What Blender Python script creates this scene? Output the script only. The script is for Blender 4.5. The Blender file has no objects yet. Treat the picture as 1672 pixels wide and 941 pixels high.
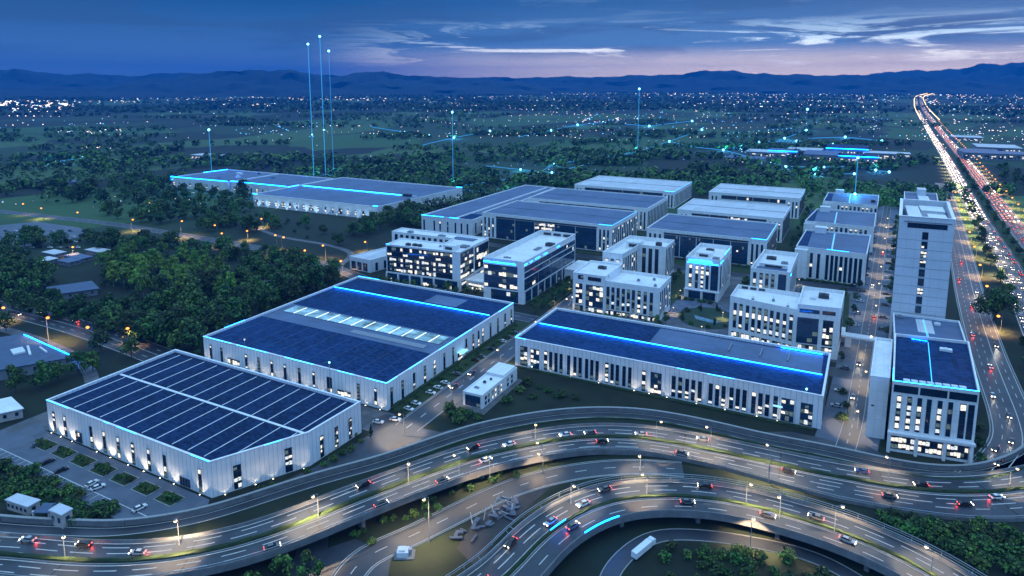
import bpy, math, random
from mathutils import Vector, Matrix
random.seed(7)
R = math.radians
SC = bpy.context.scene
COL = SC.collection

# ------------------------------------------------------------------ camera
CAM_H = 140.0
F_PX, W_PX, H_PX, PP_Y, HZ_Y = 1094.0, 1672.0, 941.0, 300.0, 131.0
PITCH = math.atan((PP_Y - HZ_Y) / F_PX)
YAW = R(27.4)
cd = bpy.data.cameras.new('camera')
cam = bpy.data.objects.new('camera', cd); COL.objects.link(cam)
cam.location = (0, 0, CAM_H)
cam.rotation_euler = (math.pi / 2 - PITCH, 0, YAW)
cd.sensor_width = 36.0
cd.lens = 36.0 * F_PX / W_PX
cd.shift_y = -(H_PX / 2 - PP_Y) / W_PX
cd.clip_start = 1.0
cd.clip_end = 90000.0
SC.camera = cam
SC.view_settings.view_transform = 'Standard'
SC.view_settings.look = 'None'
SC.view_settings.exposure = 0.05
SC.view_settings.gamma = 1.0
SC.view_settings.use_curve_mapping = False
SC.render.engine = 'CYCLES'
cy = SC.cycles
cy.max_bounces = 4; cy.diffuse_bounces = 2; cy.glossy_bounces = 2
cy.transmission_bounces = 2; cy.volume_bounces = 0
cy.sample_clamp_indirect = 2.0
cy.sample_clamp_direct = 12.0
cy.use_denoising = True

# ------------------------------------------------------------------ dusk sky
SUN_EL, SUN_AZ = R(2.5), YAW - R(34)          # just above the ridge, right of the picture
sundir = Vector((-math.sin(SUN_AZ) * math.cos(SUN_EL), math.cos(SUN_AZ) * math.cos(SUN_EL), math.sin(SUN_EL)))
world = bpy.data.worlds.new('World'); SC.world = world
world.use_nodes = True
WN, WL = world.node_tree.nodes, world.node_tree.links
WN.clear()

class NT:
    """small helper for node graphs"""
    def __init__(s, tree): s.t = tree; s.n = tree.nodes; s.l = tree.links
    def new(s, typ, **kw):
        n = s.n.new(typ)
        for k, v in kw.items(): setattr(n, k, v)
        return n
    def put(s, sock, v):
        if v is None: return
        if hasattr(v, 'is_linked') or isinstance(v, bpy.types.NodeSocket): s.l.new(v, sock)
        else: sock.default_value = v
    def math(s, op, a, b=None, clamp=False):
        n = s.new('ShaderNodeMath', operation=op, use_clamp=clamp)
        s.put(n.inputs[0], a); s.put(n.inputs[1], b)
        return n.outputs[0]
    def mix(s, fac, a, b, blend='MIX'):
        n = s.new('ShaderNodeMix', data_type='RGBA', blend_type=blend)
        s.put(n.inputs[0], fac); s.put(n.inputs[6], a if not isinstance(a, tuple) else (*a[:3], 1)); s.put(n.inputs[7], b if not isinstance(b, tuple) else (*b[:3], 1))
        return n.outputs[2]
    def ramp(s, fac, stops, interp='LINEAR'):
        n = s.new('ShaderNodeValToRGB'); n.color_ramp.interpolation = interp
        el = n.color_ramp.elements
        while len(el) < len(stops): el.new(0.5)
        for e, (p, c) in zip(el, stops):
            e.position = p; e.color = (*c, 1) if isinstance(c, tuple) else (c, c, c, 1)
        s.put(n.inputs[0], fac)
        return n.outputs[0]
    def noise(s, vec, scale, detail=3, rough=0.5, dist=0.0):
        n = s.new('ShaderNodeTexNoise'); n.inputs['Scale'].default_value = scale
        n.inputs['Detail'].default_value = detail; n.inputs['Roughness'].default_value = rough
        n.inputs['Distortion'].default_value = dist
        if vec is not None: s.l.new(vec, n.inputs['Vector'])
        return n.outputs[0]
    def mapping(s, vec, scale=(1, 1, 1), rot=(0, 0, 0), loc=(0, 0, 0)):
        n = s.new('ShaderNodeMapping'); s.l.new(vec, n.inputs[0])
        n.inputs['Scale'].default_value = scale; n.inputs['Rotation'].default_value = rot; n.inputs['Location'].default_value = loc
        return n.outputs[0]
    def range(s, v, a, b, c=0.0, d=1.0, smooth=False):
        n = s.new('ShaderNodeMapRange'); n.clamp = True
        if smooth: n.interpolation_type = 'SMOOTHSTEP'
        s.put(n.inputs[0], v)
        for i, q in enumerate((a, b, c, d)): n.inputs[i + 1].default_value = q
        return n.outputs[0]

w = NT(world.node_tree)
wout = w.new('ShaderNodeOutputWorld'); wbg = w.new('ShaderNodeBackground')
WL.new(wbg.outputs[0], wout.inputs[0])
tc = w.new('ShaderNodeTexCoord').outputs['Generated']
sep = w.new('ShaderNodeSeparateXYZ'); WL.new(tc, sep.inputs[0])
el = sep.outputs[2]
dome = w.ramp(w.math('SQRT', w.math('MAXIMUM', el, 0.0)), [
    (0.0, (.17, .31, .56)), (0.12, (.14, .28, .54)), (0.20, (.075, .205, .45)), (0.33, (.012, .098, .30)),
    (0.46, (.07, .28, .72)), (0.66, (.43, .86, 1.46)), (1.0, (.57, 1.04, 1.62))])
dp = w.new('ShaderNodeVectorMath', operation='DOT_PRODUCT')
WL.new(tc, dp.inputs[0]); dp.inputs[1].default_value = (sundir.x, sundir.y, 0)
az = w.range(dp.outputs['Value'], .60, .99, 0, 1, True)          # 1 towards the set sun
lowsky = w.range(el, .0, .16, 1, 0, True)
dome = w.mix(w.math('MULTIPLY', az, w.math('MULTIPLY', lowsky, .75)), dome, (.17, .38, .70))
glow = w.math('MULTIPLY', w.range(el, .010, .052, 1, 0, True), az)
dome = w.mix(w.math('MULTIPLY', glow, .95), dome, (2.3, 1.80, 1.30))
# clouds: long dark banks and thin bright wisps lit from below
cv = w.mapping(tc, (2.6, 2.6, 22.0), (0, 0, .4))
n1 = w.noise(cv, 1.5, 6, .58, .5)
dark = w.math('MULTIPLY', w.range(n1, .46, .60, 0, 1, True), w.range(el, .012, .05, 0, .9))
dome = w.mix(w.math('MULTIPLY', w.math('MULTIPLY', dark, lowsky), w.range(el, .035, .08, .45, .95)), dome, (.040, .098, .22))
cv2 = w.mapping(tc, (3.4, 3.4, 40.0), (.012, -.02, .1), (.35, .2, .15))
n2 = w.noise(cv2, 1.35, 8, .66, .7)
wisp = w.math('MULTIPLY', w.range(n2, .52, .62, 0, 1, True), w.math('MULTIPLY', w.range(el, .010, .022, 0, 1), w.range(el, .052, .085, 1, .05)))
wisp = w.math('MULTIPLY', wisp, w.range(dp.outputs['Value'], .62, .90, .0, 1, True))
wispc = w.mix(w.range(el, .015, .06), (2.4, 2.0, 1.6), (.95, 1.30, 1.55))
dome = w.mix(wisp, dome, wispc)
sky = w.new('ShaderNodeTexSky', sky_type='NISHITA')
sky.sun_disc = False; sky.sun_elevation = SUN_EL; sky.sun_rotation = -SUN_AZ
sky.altitude = 150; sky.dust_density = 1.5
dome = w.mix(.0012, dome, sky.outputs[0], 'ADD')
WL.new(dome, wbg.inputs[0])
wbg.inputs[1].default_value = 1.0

sl = bpy.data.lights.new('sun', 'SUN'); sl.energy = 0.25; sl.angle = R(12); sl.color = (1, .78, .72)
so = bpy.data.objects.new('sun', sl); COL.objects.link(so)
so.rotation_euler = (-sundir).to_track_quat('-Z', 'Y').to_euler()
so.location = (0, 0, 400)

# ------------------------------------------------------------------ survey: picture pixel -> point on a level plane
_cp, _sp, _cy, _sy = math.cos(PITCH), math.sin(PITCH), math.cos(YAW), math.sin(YAW)
def G(px, py, z=0.0):
    x = (px - W_PX / 2) / F_PX; u = (PP_Y - py) / F_PX
    f = _cp + u * _sp; up = -_sp + u * _cp
    t = (z - CAM_H) / up
    return ((x * _cy - f * _sy) * t, (x * _sy + f * _cy) * t)

# ------------------------------------------------------------------ mesh helper
class MB:
    def __init__(s): s.v = []; s.f = []; s.m = []
    def quad(s, a, b, c, d, m=0):
        n = len(s.v); s.v += [a, b, c, d]; s.f.append((n, n + 1, n + 2, n + 3)); s.m.append(m)
    def poly(s, pts, m=0):
        n = len(s.v); s.v += pts; s.f.append(tuple(range(n, n + len(pts)))); s.m.append(m)
    def box(s, x0, y0, z0, x1, y1, z1, m=0, mt=None):
        n = len(s.v)
        s.v += [(x0, y0, z0), (x1, y0, z0), (x1, y1, z0), (x0, y1, z0), (x0, y0, z1), (x1, y0, z1), (x1, y1, z1), (x0, y1, z1)]
        for k, q in enumerate(((0, 3, 2, 1), (0, 1, 5, 4), (1, 2, 6, 5), (2, 3, 7, 6), (3, 0, 4, 7), (4, 5, 6, 7))):
            s.f.append(tuple(n + i for i in q)); s.m.append(mt if (k == 5 and mt is not None) else m)
    def obox(s, cx, cy_, z0, lx, ly, lz, a=0.0, m=0):
        c, q = math.cos(a), math.sin(a); n = len(s.v)
        for z in (z0, z0 + lz):
            for dx, dy in ((-.5, -.5), (.5, -.5), (.5, .5), (-.5, .5)):
                s.v.append((cx + dx * lx * c - dy * ly * q, cy_ + dx * lx * q + dy * ly * c, z))
        for q in ((0, 3, 2, 1), (0, 1, 5, 4), (1, 2, 6, 5), (2, 3, 7, 6), (3, 0, 4, 7), (4, 5, 6, 7)):
            s.f.append(tuple(n + i for i in q)); s.m.append(m)
    def prism(s, poly, z0, z1, m=0, mt=None, cap=True):
        n = len(s.v); k = len(poly)
        s.v += [(x, y, z0) for x, y in poly] + [(x, y, z1) for x, y in poly]
        for i in range(k):
            j = (i + 1) % k
            s.f.append((n + i, n + j, n + k + j, n + k + i)); s.m.append(m)
        if cap:
            s.f.append(tuple(n + k + i for i in range(k))); s.m.append(m if mt is None else mt)
    def ring(s, po, pi, z0, z1, m=0):
        k = len(po); n = len(s.v)
        for p in (po, pi):
            s.v += [(x, y, z0) for x, y in p] + [(x, y, z1) for x, y in p]
        for i in range(k):
            j = (i + 1) % k
            s.f.append((n + i, n + j, n + k + j, n + k + i)); s.m.append(m)
            s.f.append((n + 2 * k + j, n + 2 * k + i, n + 3 * k + i, n + 3 * k + j)); s.m.append(m)
            s.f.append((n + k + i, n + k + j, n + 3 * k + j, n + 3 * k + i)); s.m.append(m)
    def tube(s, p0, p1, r0, r1=None, n=8, m=0, cap=True):
        r1 = r0 if r1 is None else r1
        a, b = Vector(p0), Vector(p1); d = (b - a).normalized()
        u = d.orthogonal().normalized(); v = d.cross(u); k = len(s.v)
        for c, r in ((a, r0), (b, r1)):
            for i in range(n):
                t = 2 * math.pi * i / n
                s.v.append(tuple(c + (u * math.cos(t) + v * math.sin(t)) * r))
        for i in range(n):
            j = (i + 1) % n
            s.f.append((k + i, k + j, k + n + j, k + n + i)); s.m.append(m)
        if cap:
            s.f.append(tuple(k + n + i for i in range(n))); s.m.append(m)
            s.f.append(tuple(k + n - 1 - i for i in range(n))); s.m.append(m)
    def strip(s, A, B, m=0):
        n = len(s.v)
        for a, b in zip(A, B): s.v += [tuple(a), tuple(b)]
        for i in range(len(A) - 1):
            s.f.append((n + 2 * i, n + 2 * i + 1, n + 2 * i + 3, n + 2 * i + 2)); s.m.append(m)
    def sweep(s, path, prof, m=0):
        """profile (offset to the left, height) along a path of (x, y, z, nx, ny)"""
        n = len(s.v); k = len(prof)
        for x, y, z, nx, ny in path:
            for o, h in prof: s.v.append((x + nx * o, y + ny * o, z + h))
        for i in range(len(path) - 1):
            for j in range(k):
                q = (j + 1) % k
                s.f.append((n + i * k + j, n + i * k + q, n + (i + 1) * k + q, n + (i + 1) * k + j)); s.m.append(m)
        s.f.append(tuple(n + j for j in range(k))); s.m.append(m)
        e = n + (len(path) - 1) * k
        s.f.append(tuple(e + k - 1 - j for j in range(k))); s.m.append(m)
    def sphere(s, c, r, m=0, nu=8, nv=6, sz=1.0):
        n = len(s.v)
        for i in range(nv + 1):
            t = math.pi * i / nv
            for j in range(nu):
                a = 2 * math.pi * j / nu
                s.v.append((c[0] + r * math.sin(t) * math.cos(a), c[1] + r * math.sin(t) * math.sin(a), c[2] + r * sz * math.cos(t)))
        for i in range(nv):
            for j in range(nu):
                q = (j + 1) % nu
                s.f.append((n + i * nu + j, n + (i + 1) * nu + j, n + (i + 1) * nu + q, n + i * nu + q)); s.m.append(m)
    def mesh(s, name, mats):
        me = bpy.data.meshes.new(name)
        me.from_pydata(s.v, [], s.f)
        for mt in (mats if isinstance(mats, (list, tuple)) else [mats]): me.materials.append(mt)
        if any(s.m): me.polygons.foreach_set('material_index', s.m)
        me.update()
        return me
    def build(s, name, mats, parent=None, loc=None, rz=0.0):
        return link(name, s.mesh(name, mats), parent, loc, rz)

def link(name, data, parent=None, loc=None, rz=0.0):
    o = bpy.data.objects.new(name, data); COL.objects.link(o)
    if parent is not None: o.parent = parent
    if loc is not None: o.location = loc
    if rz: o.rotation_euler = (0, 0, rz)
    return o
def tag(o, label=None, cat=None, group=None, kind=None):
    if label: o['label'] = label
    if cat: o['category'] = cat
    if group: o['group'] = group
    if kind: o['kind'] = kind
    return o
def thing(name, label, cat, loc, rz=0.0, group=None):
    return tag(link(name, None, None, loc, rz), label, cat, group)

# ------------------------------------------------------------------ materials
def mat(name, col, rough=.7, var=.25, scale=.3, metal=0.0, spec=.5, bump=0.0, build=None, rnd=0.0, col2=None, detail=4):
    m = bpy.data.materials.new(name); m.use_nodes = True
    t = NT(m.node_tree); b = m.node_tree.nodes['Principled BSDF']
    b.inputs['Roughness'].default_value = rough; b.inputs['Metallic'].default_value = metal
    b.inputs['Specular IOR Level'].default_value = spec
    tcn = t.new('ShaderNodeTexCoord'); ob = tcn.outputs['Object']
    if var > 0:
        nz = t.noise(ob, scale, detail, .6)
        c2 = col2 or tuple(max(0, c * (1 - var)) for c in col); c1 = col if col2 else tuple(min(1, c * (1 + var)) for c in col)
        c = t.mix(t.range(nz, .3, .7), c2, c1)
    else:
        rgb = t.new('ShaderNodeRGB'); rgb.outputs[0].default_value = (*col, 1); c = rgb.outputs[0]
    if build: c = build(t, ob, c)
    if rnd:
        oi = t.new('ShaderNodeObjectInfo')
        hsv = t.new('ShaderNodeHueSaturation')
        t.l.new(t.range(oi.outputs['Random'], 0, 1, 1 - rnd, 1 + rnd), hsv.inputs['Value'])
        t.l.new(t.range(t.math('FRACT', t.math('MULTIPLY', oi.outputs['Random'], 7.3)), 0, 1, .5 - rnd * .06, .5 + rnd * .05), hsv.inputs['Hue'])
        t.l.new(c, hsv.inputs['Color']); c = hsv.outputs[0]
    t.l.new(c, b.inputs['Base Color'])
    if bump:
        bn = t.new('ShaderNodeBump'); bn.inputs['Strength'].default_value = bump
        t.l.new(t.noise(ob, scale * 6, 3), bn.inputs['Height']); t.l.new(bn.outputs[0], b.inputs['Normal'])
    return m
def emit(name, col, strength, sample=True, vary=None):
    m = bpy.data.materials.new(name); m.use_nodes = True
    t = NT(m.node_tree); m.node_tree.nodes.remove(m.node_tree.nodes['Principled BSDF'])
    e = t.new('ShaderNodeEmission'); e.inputs[0].default_value = (*col, 1); e.inputs[1].default_value = strength
    if vary:
        ob = t.new('ShaderNodeTexCoord').outputs['Object']
        nz = t.noise(t.mapping(ob, (1, 1, 1.6)), vary, 3, .7)
        t.l.new(t.range(nz, .3, .68, strength * .2, strength * 1.5), e.inputs[1])
    t.l.new(e.outputs[0], m.node_tree.nodes['Material Output'].inputs[0])
    if not sample: m.cycles.emission_sampling = 'NONE'
    return m

def joints(step, wid, dark=.6, hstep=None):
    def f(t, ob, c):
        s = t.new('ShaderNodeSeparateXYZ'); t.l.new(ob, s.inputs[0])
        u = t.math('FRACT', t.math('DIVIDE', t.math('ADD', s.outputs[0], s.outputs[1]), step))
        k = t.math('LESS_THAN', u, wid / step)
        if hstep:
            v = t.math('LESS_THAN', t.math('FRACT', t.math('DIVIDE', s.outputs[2], hstep)), .09 / hstep)
            k = t.math('MAXIMUM', k, v)
        band = t.noise(t.mapping(ob, (1.0 / step, 1.0 / step, .02)), 1.7, 1)
        c = t.mix(t.math('MULTIPLY', t.range(band, .35, .65), .22), c, (.58, .60, .66))
        return t.mix(t.math('MULTIPLY', k, 1 - dark), c, (.12, .14, .18))
    return f
def grid(sx, sy, wid, colr, fac=.5):
    def f(t, ob, c):
        s = t.new('ShaderNodeSeparateXYZ'); t.l.new(ob, s.inputs[0])
        k = t.math('LESS_THAN', t.math('FRACT', t.math('DIVIDE', s.outputs[0], sx)), wid / sx)
        v = t.math('LESS_THAN', t.math('FRACT', t.math('DIVIDE', s.outputs[1], sy)), wid / sy)
        cell = t.new('ShaderNodeTexWhiteNoise', noise_dimensions='2D')
        cm = t.new('ShaderNodeCombineXYZ')
        t.l.new(t.math('FLOOR', t.math('DIVIDE', s.outputs[0], sx)), cm.inputs[0]); t.l.new(t.math('FLOOR', t.math('DIVIDE', s.outputs[1], sy)), cm.inputs[1])
        t.l.new(cm.outputs[0], cell.inputs['Vector'])
        c = t.mix(t.math('MULTIPLY', cell.outputs[0], .35), c, tuple(q * 1.8 for q in colr))
        return t.mix(t.math('MULTIPLY', t.math('MAXIMUM', k, v), fac), c, colr)
    return f

M = {}
M['panel_wall'] = mat('ribbed_white_cladding', (.80, .80, .82), .5, .10, .12, build=joints(2.1, .16, .35))
M['white_wall'] = mat('white_stone_panels', (.82, .82, .82), .55, .10, .15, build=joints(3.0, .10, .6, 3.9))
M['tower_wall'] = mat('pale_tower_cladding', (.66, .69, .74), .5, .08, .1, build=joints(4.2, .10, .6, 5.6))
M['parapet'] = mat('painted_parapet', (.86, .86, .88), .5, .12, .4)
M['roof_blue'] = mat('dark_blue_roof_membrane', (.005, .024, .078), .6,   .4, .05, spec=.05, build=grid(2.0, 1.1, .09, (.02, .06, .17), .6))
M['roof_solar'] = mat('solar_panels', (.003, .013, .046),   .5, .35, .05, spec=.05, build=grid(1.7, 1.0, .10, (.015, .045, .12), .7))
M['roof_slate'] = mat('slate_blue_roof_sheet', (.095, .135, .22), .6, .25, .05, spec=.3, build=grid(6.0, 3.0, .16, (.07, .11, .21), .8))
M['roof_grey'] = mat('pale_grey_roof_sheet', (.56, .57, .60), .6, .16, .05, build=grid(6.0, 22.0, .2, (.42, .43, .48), .8))
M['roof_white'] = mat('white_roof_coating', (.80, .79, .79), .6, .14, .12, build=grid(5.0, 5.0, .12, (.5, .5, .53), .5))
M['frame'] = mat('grey_aluminium_frame', (.22, .24, .28), .4, .1, 1)
M['trim'] = mat('white_trim', (.76, .77, .79), .5, .08, .6)
M['dark_trim'] = mat('dark_metal_trim', (.03, .035, .045), .45, .2, 1)
M['glass'] = mat('dark_blue_glass', (.010, .026, .055), .08, .3, .25, spec=.7)
M['glass_teal'] = mat('teal_curtain_glass', (.012, .050, .11), .10, .45, .12, spec=.7)
M['skylight'] = mat('blue_skylight_glass', (.12, .32, .62), .15, .35, .2, spec=.7)
M['lit'] = emit('lit_window_warm_white', (1.0, .95, .84), 1.25, False, 1.3)
M['lit2'] = emit('lit_window_cool_white', (.84, .93, 1.0), 1.05, False, 1.3)
M['lit3'] = emit('lit_window_dim', (.45, .72, .80), .22, False, .9)
M['led'] = emit('blue_led', (.002, .15, 1.0), 100.0)
M['led_core'] = emit('cyan_led_core', (.004, .19, 1.0), 90.0)
M['led_soft'] = emit('soft_blue_led', (.04, .40, 1.0), 3.2)
M['sign_glow'] = emit('pale_blue_sign', (.25, .70, 1.0), 1.6, False)
M['beam'] = emit('cyan_light_beam', (.05, .42, 1.0), 1.0, False)
M['node'] = emit('cyan_light_node', (.20, .72, 1.0), 5.0)
M['lamp_warm'] = emit('sodium_lamp', (1.0, .33, .055), 3.6, False)
M['lamp_white'] = emit('warm_white_lamp', (1.0, .70, .36), 4.0, False)
M['head'] = emit('headlight', (1.0, .86, .66), 16.0, False)
M['tail'] = emit('tail_light', (1.0, .08, .05), 8.0, False)
M['far_head'] = emit('distant_headlight', (1.0, .86, .70), 13.0, False); M['far_tail'] = emit('distant_tail_light', (1.0, .30, .20), 4.5, False)
M['uplight'] = emit('wall_washer', (1.0, .84, .58), 12.0, False)
M['asphalt'] = mat('asphalt', (.027, .033, .044), .42, .42, .12, bump=.1, spec=.5)
M['asphalt_old'] = mat('worn_asphalt', (.034, .040, .051), .46, .42, .08, bump=.1, spec=.5)
M['paving'] = mat('concrete_paving', (.075, .076, .082), .75, .2, .2, build=grid(3.0, 3.0, .12, (.13, .13, .14), .7))
M['court'] = mat('blue_grey_court_paving', (.085, .105, .145), .7, .25, .1, build=grid(4.0, 4.0, .1, (.09, .1, .12), .5))
M['kerb'] = mat('kerb_concrete', (.30, .30, .30), .8, .15, 1)
M['paint'] = mat('white_road_paint', (.55, .545, .52), .6, .2, 1.5)
M['concrete'] = mat('weathered_concrete', (.16, .165, .175), .8, .25, .35, bump=.1)
M['rail'] = mat('galvanised_rail', (.42, .45, .48), .4, .12, 1, metal=.4)
M['grass'] = mat('lawn_grass', (.024, .050, .010), .9, .45, .18, bump=.2, detail=6, col2=(.016, .034, .008))
M['grass_dry'] = mat('rough_grass', (.018, .028, .009), .95, .5, .1, bump=.2, detail=6, col2=(.006, .011, .004))
M['earth'] = mat('bare_earth', (.045, .044, .045), .95, .3, .15, bump=.2)
M['bark'] = mat('bark', (.06, .048, .04), .9, .3, 2)
M['bark_pale'] = mat('pale_bark', (.20, .18, .15), .9, .3, 2)
M['leaf_a'] = mat('dark_leaves', (.015, .042, .010), .75, .35, .5, rnd=.5)
M['leaf_b'] = mat('mid_leaves', (.072, .165, .022), .75, .35, .5, rnd=.55)
M['leaf_c'] = mat('light_leaves', (.19, .31, .036), .75, .3, .5, rnd=.3)
M['hedge'] = mat('hedge_leaves', (.018, .040, .010), .85, .4, 1.2, bump=.5)
M['pole'] = mat('grey_lamp_pole', (.30, .31, .33), .4, .1, 1, metal=.3)
M['tyre'] = mat('tyre_rubber', (.02, .02, .02), .85, .1, 2)
M['car_glass'] = mat('car_glass', (.012, .014, .018), .08, 0, spec=.7)
CARCOL = {'white': (.74, .74, .74), 'silver': (.42, .43, .45), 'black': (.015, .016, .018), 'grey': (.13, .135, .14), 'red': (.33, .02, .02), 'blue': (.02, .05, .18)}
for k, c in CARCOL.items(): M['car_' + k] = mat(k + '_car_paint', c, .3, 0, spec=.6, metal=.25 if k in ('silver', 'grey') else 0)
M['skylight'] = emit('lit_blue_skylight', (.22, .56, .92), 1.0, False, .09); M['sky_bar'] = emit('glowing_skylight_bar', (.8, .93, 1), 2.0, False)  # divider bars carry their own glow, though they are no lamps
M['roof_dark_metal'] = mat('blue_shed_roof', (.05, .085, .16), .5, .25, .3, build=grid(1.0, 50, .12, (.03, .05, .1), .6))
M['cream'] = mat('cream_render', (.46, .42, .40), .7, .15, .4)
M['water'] = mat('pool_water', (.16, .28, .34), .12, .3, .2)
M['bush_red'] = mat('red_leaf_bush', (.11, .03, .025), .8, .4, 1)
M['far_wall'] = mat('far_building_wall', (.20, .22, .26), .7, .3, .02)

# ------------------------------------------------------------------ ground, fields, hills, haze
def ground_build(t, ob, c):
    """patchwork of fields with lanes and rough tufts"""
    v = t.new('ShaderNodeTexVoronoi', feature='F1', distance='CHEBYCHEV'); v.inputs['Scale'].default_value = 1 / 230.0
    warp = t.mapping(ob, (1, .62, 1), (0, 0, .42))
    t.l.new(warp, v.inputs['Vector'])
    cell = t.new('ShaderNodeSeparateColor'); t.l.new(v.outputs['Color'], cell.inputs[0])
    fld = t.ramp(cell.outputs[0], [(0, (.006, .015, .007)), (.22, (.020, .054, .016)), (.45, (.044, .112, .028)), (.68, (.010, .026, .010)), (.84, (.066, .130, .036))], 'CONSTANT')
    fine = t.noise(ob, .06, 6, .65)
    fld = t.mix(t.range(fine, .3, .7), fld, t.mix(.35, fld, (.014, .030, .014)))
    big = t.noise(ob, .0022, 4, .6)
    fld = t.mix(t.range(big, .56, .68, 0, .7), fld, (.013, .028, .014))
    s = t.new('ShaderNodeVectorMath', operation='LENGTH'); t.l.new(ob, s.inputs[0])
    near = t.range(s.outputs['Value'], 560, 800, 0, 1)
    return t.mix(near, c, fld)
M['ground'] = mat('ground_grass_and_fields', (.012, .023, .006), .95, .5, .07, build=ground_build, col2=(.0045, .009, .004), detail=6)
mb = MB()
ring = [0, 300, 600, 1000, 2000, 4000, 8000, 16000, 30000]
S = 48
for i in range(len(ring) - 1):
    for j in range(S):
        a0, a1 = 2 * math.pi * j / S, 2 * math.pi * (j + 1) / S
        p = lambda r, a: (r * math.cos(a), r * math.sin(a), 0.0)
        if i == 0: mb.poly([p(0, 0), p(ring[1], a0), p(ring[1], a1)])
        else: mb.quad(p(ring[i], a0), p(ring[i + 1], a0), p(ring[i + 1], a1), p(ring[i], a1))
tag(mb.build('ground', M['ground']), 'dark green fields and grass plain running to the hills', 'ground', kind='structure')

def hnoise(x, seed):
    return sum(math.sin(x * f + seed * (3.1 + k)) * a for k, (f, a) in enumerate(((1.0, 1.0), (2.3, .6), (5.1, .34), (11.7, .16), (23.3, .08))))
M['hill'] = mat('wooded_hillside', (.008, .022, .026), 1.0, .3, .0025)
def hill_range(name, label, prof, dist, depth, seed):
    """prof: list of (picture px, height above plain m) -> ridge strip at the given distance with slopes on both sides"""
    mb = MB(); cols = []; d0 = dist; dist = {9000: 7600, 12500: 9600, 11000: 9000, 15500: 11200}[dist]
    prof = [(a, max(10, 140 + (h - 140) * .86 * dist / d0)) for a, h in prof]
    n = 240
    p0, p1 = prof[0][0], prof[-1][0]
    for i in range(n + 1):
        px = p0 + (p1 - p0) * i / n
        for (a, ha), (b, hb) in zip(prof, prof[1:]):
            if a <= px <= b: t = (px - a) / (b - a); t = t * t * (3 - 2 * t); h = ha + (hb - ha) * t; break
        x = (px - W_PX / 2) / F_PX
        ang = math.atan(x * _cp) * 1.0
        h *= 1 + .05 * hnoise(px * .05, seed)
        col = []
        for k in range(-6, 7):
            d = dist + depth * k / 6.0 + 90 * hnoise(px * .02 + k * 1.7, seed + 2)
            fall = (1 - abs(k) / 6.0) ** 1.25
            z = h * fall * (1 + (.12 * hnoise(px * .06 + k * 2.9, seed + 5) if 0 < abs(k) < 6 else 0))
            a = YAW - ang
            col.append((-math.sin(a) * d, math.cos(a) * d, max(z, 0) - (1 if abs(k) == 6 else 0)))
        cols.append(col)
    for A, B in zip(cols, cols[1:]):
        for k in range(12): mb.quad(A[k], B[k], B[k + 1], A[k + 1])
    o = mb.build(name, M['hill'])
    for p in o.data.polygons: p.use_smooth = True
    tag(o, label, 'hills', kind='structure')
hill_range('hills', 'dark wooded ridge rising behind the lit plain on the left', [(-500, 150), (-200, 260), (0, 40), (170, 60), (250, 160), (330, 225), (410, 292), (470, 268), (550, 205), (615, 262), (650, 240), (700, 190), (760, 165), (830, 120), (900, 40)], 9000, 1500, 1)
hill_range('hills', 'far blue ridge at the left end of the skyline', [(-600, 250), (-100, 330), (0, 320), (60, 290), (110, 255), (200, 225), (270, 260), (330, 262), (400, 215), (600, 230), (760, 190), (900, 120)], 12500, 1500, 4)
hill_range('hills', 'long ridge with rounded peaks in the middle of the skyline', [(700, 120), (760, 170), (830, 195), (900, 190), (960, 205), (1040, 215), (1090, 245), (1135, 285), (1190, 300), (1235, 275), (1270, 225), (1330, 230), (1400, 205), (1500, 190), (1560, 130), (1700, 60)], 11000, 1500, 2)
hill_range('hills', 'faint pale ridge stepping up at the right end of the skyline', [(1250, 100), (1350, 240), (1470, 330), (1560, 400), (1620, 470), (1680, 540), (1800, 560), (2100, 420)], 15500, 1600, 3)
hm = bpy.data.materials.new('dusk_haze'); hm.use_nodes = True
ht = hm.node_tree; ht.nodes.clear()
ho = ht.nodes.new('ShaderNodeOutputMaterial'); hv = ht.nodes.new('ShaderNodeVolumePrincipled')
hv.inputs['Color'].default_value = (.006, .235, .74, 1); hv.inputs['Density'].default_value = 1.05e-4
hv.inputs['Anisotropy'].default_value = 0.0
ht.links.new(hv.outputs[0], ho.inputs['Volume'])
mb = MB(); mb.box(-14000, -3000, -3, 14000, 14500, 450)
tag(mb.build('haze', hm), 'thin blue evening haze over the whole plain', 'haze', kind='stuff')

# ------------------------------------------------------------------ roads
def smooth(pts, step=4.0):
    """Catmull-Rom through (x, y[, z]) points, resampled every few metres"""
    P = [Vector((*p, 0.0)) if len(p) == 2 else Vector(p) for p in pts]
    P = [P[0] * 2 - P[1]] + P + [P[-1] * 2 - P[-2]]
    out = []
    for i in range(1, len(P) - 2):
        a, b, c, d = P[i - 1:i + 3]
        n = max(2, int((c - b).length / step))
        for k in range(n):
            t = k / n
            out.append(.5 * ((2 * b) + (c - a) * t + (2 * a - 5 * b + 4 * c - d) * t * t + (3 * b - a - 3 * c + d) * t ** 3))
    out.append(P[-2])
    return out
def relax(P, n=3):
    for _ in range(n):
        P = [P[0]] + [(a + b * 2 + c) / 4 for a, b, c in zip(P, P[1:], P[2:])] + [P[-1]]
    return P
def frames(P):
    """(x, y, z, nx, ny) with n pointing left of travel"""
    out = []
    for i, p in enumerate(P):
        d = P[min(i + 1, len(P) - 1)] - P[max(i - 1, 0)]
        l = math.hypot(d.x, d.y) or 1
        out.append((p.x, p.y, p.z, -d.y / l, d.x / l))
    return out
def off(fr, o, dz=0.0):
    return [(x + nx * (o(i / (len(fr) - 1)) if callable(o) else o), y + ny * (o(i / (len(fr) - 1)) if callable(o) else o), z + dz) for i, (x, y, z, nx, ny) in enumerate(fr)]
def shifted(fr, o):
    Q = [Vector(p) for p in off(fr, o)]
    return frames(Q)
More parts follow.
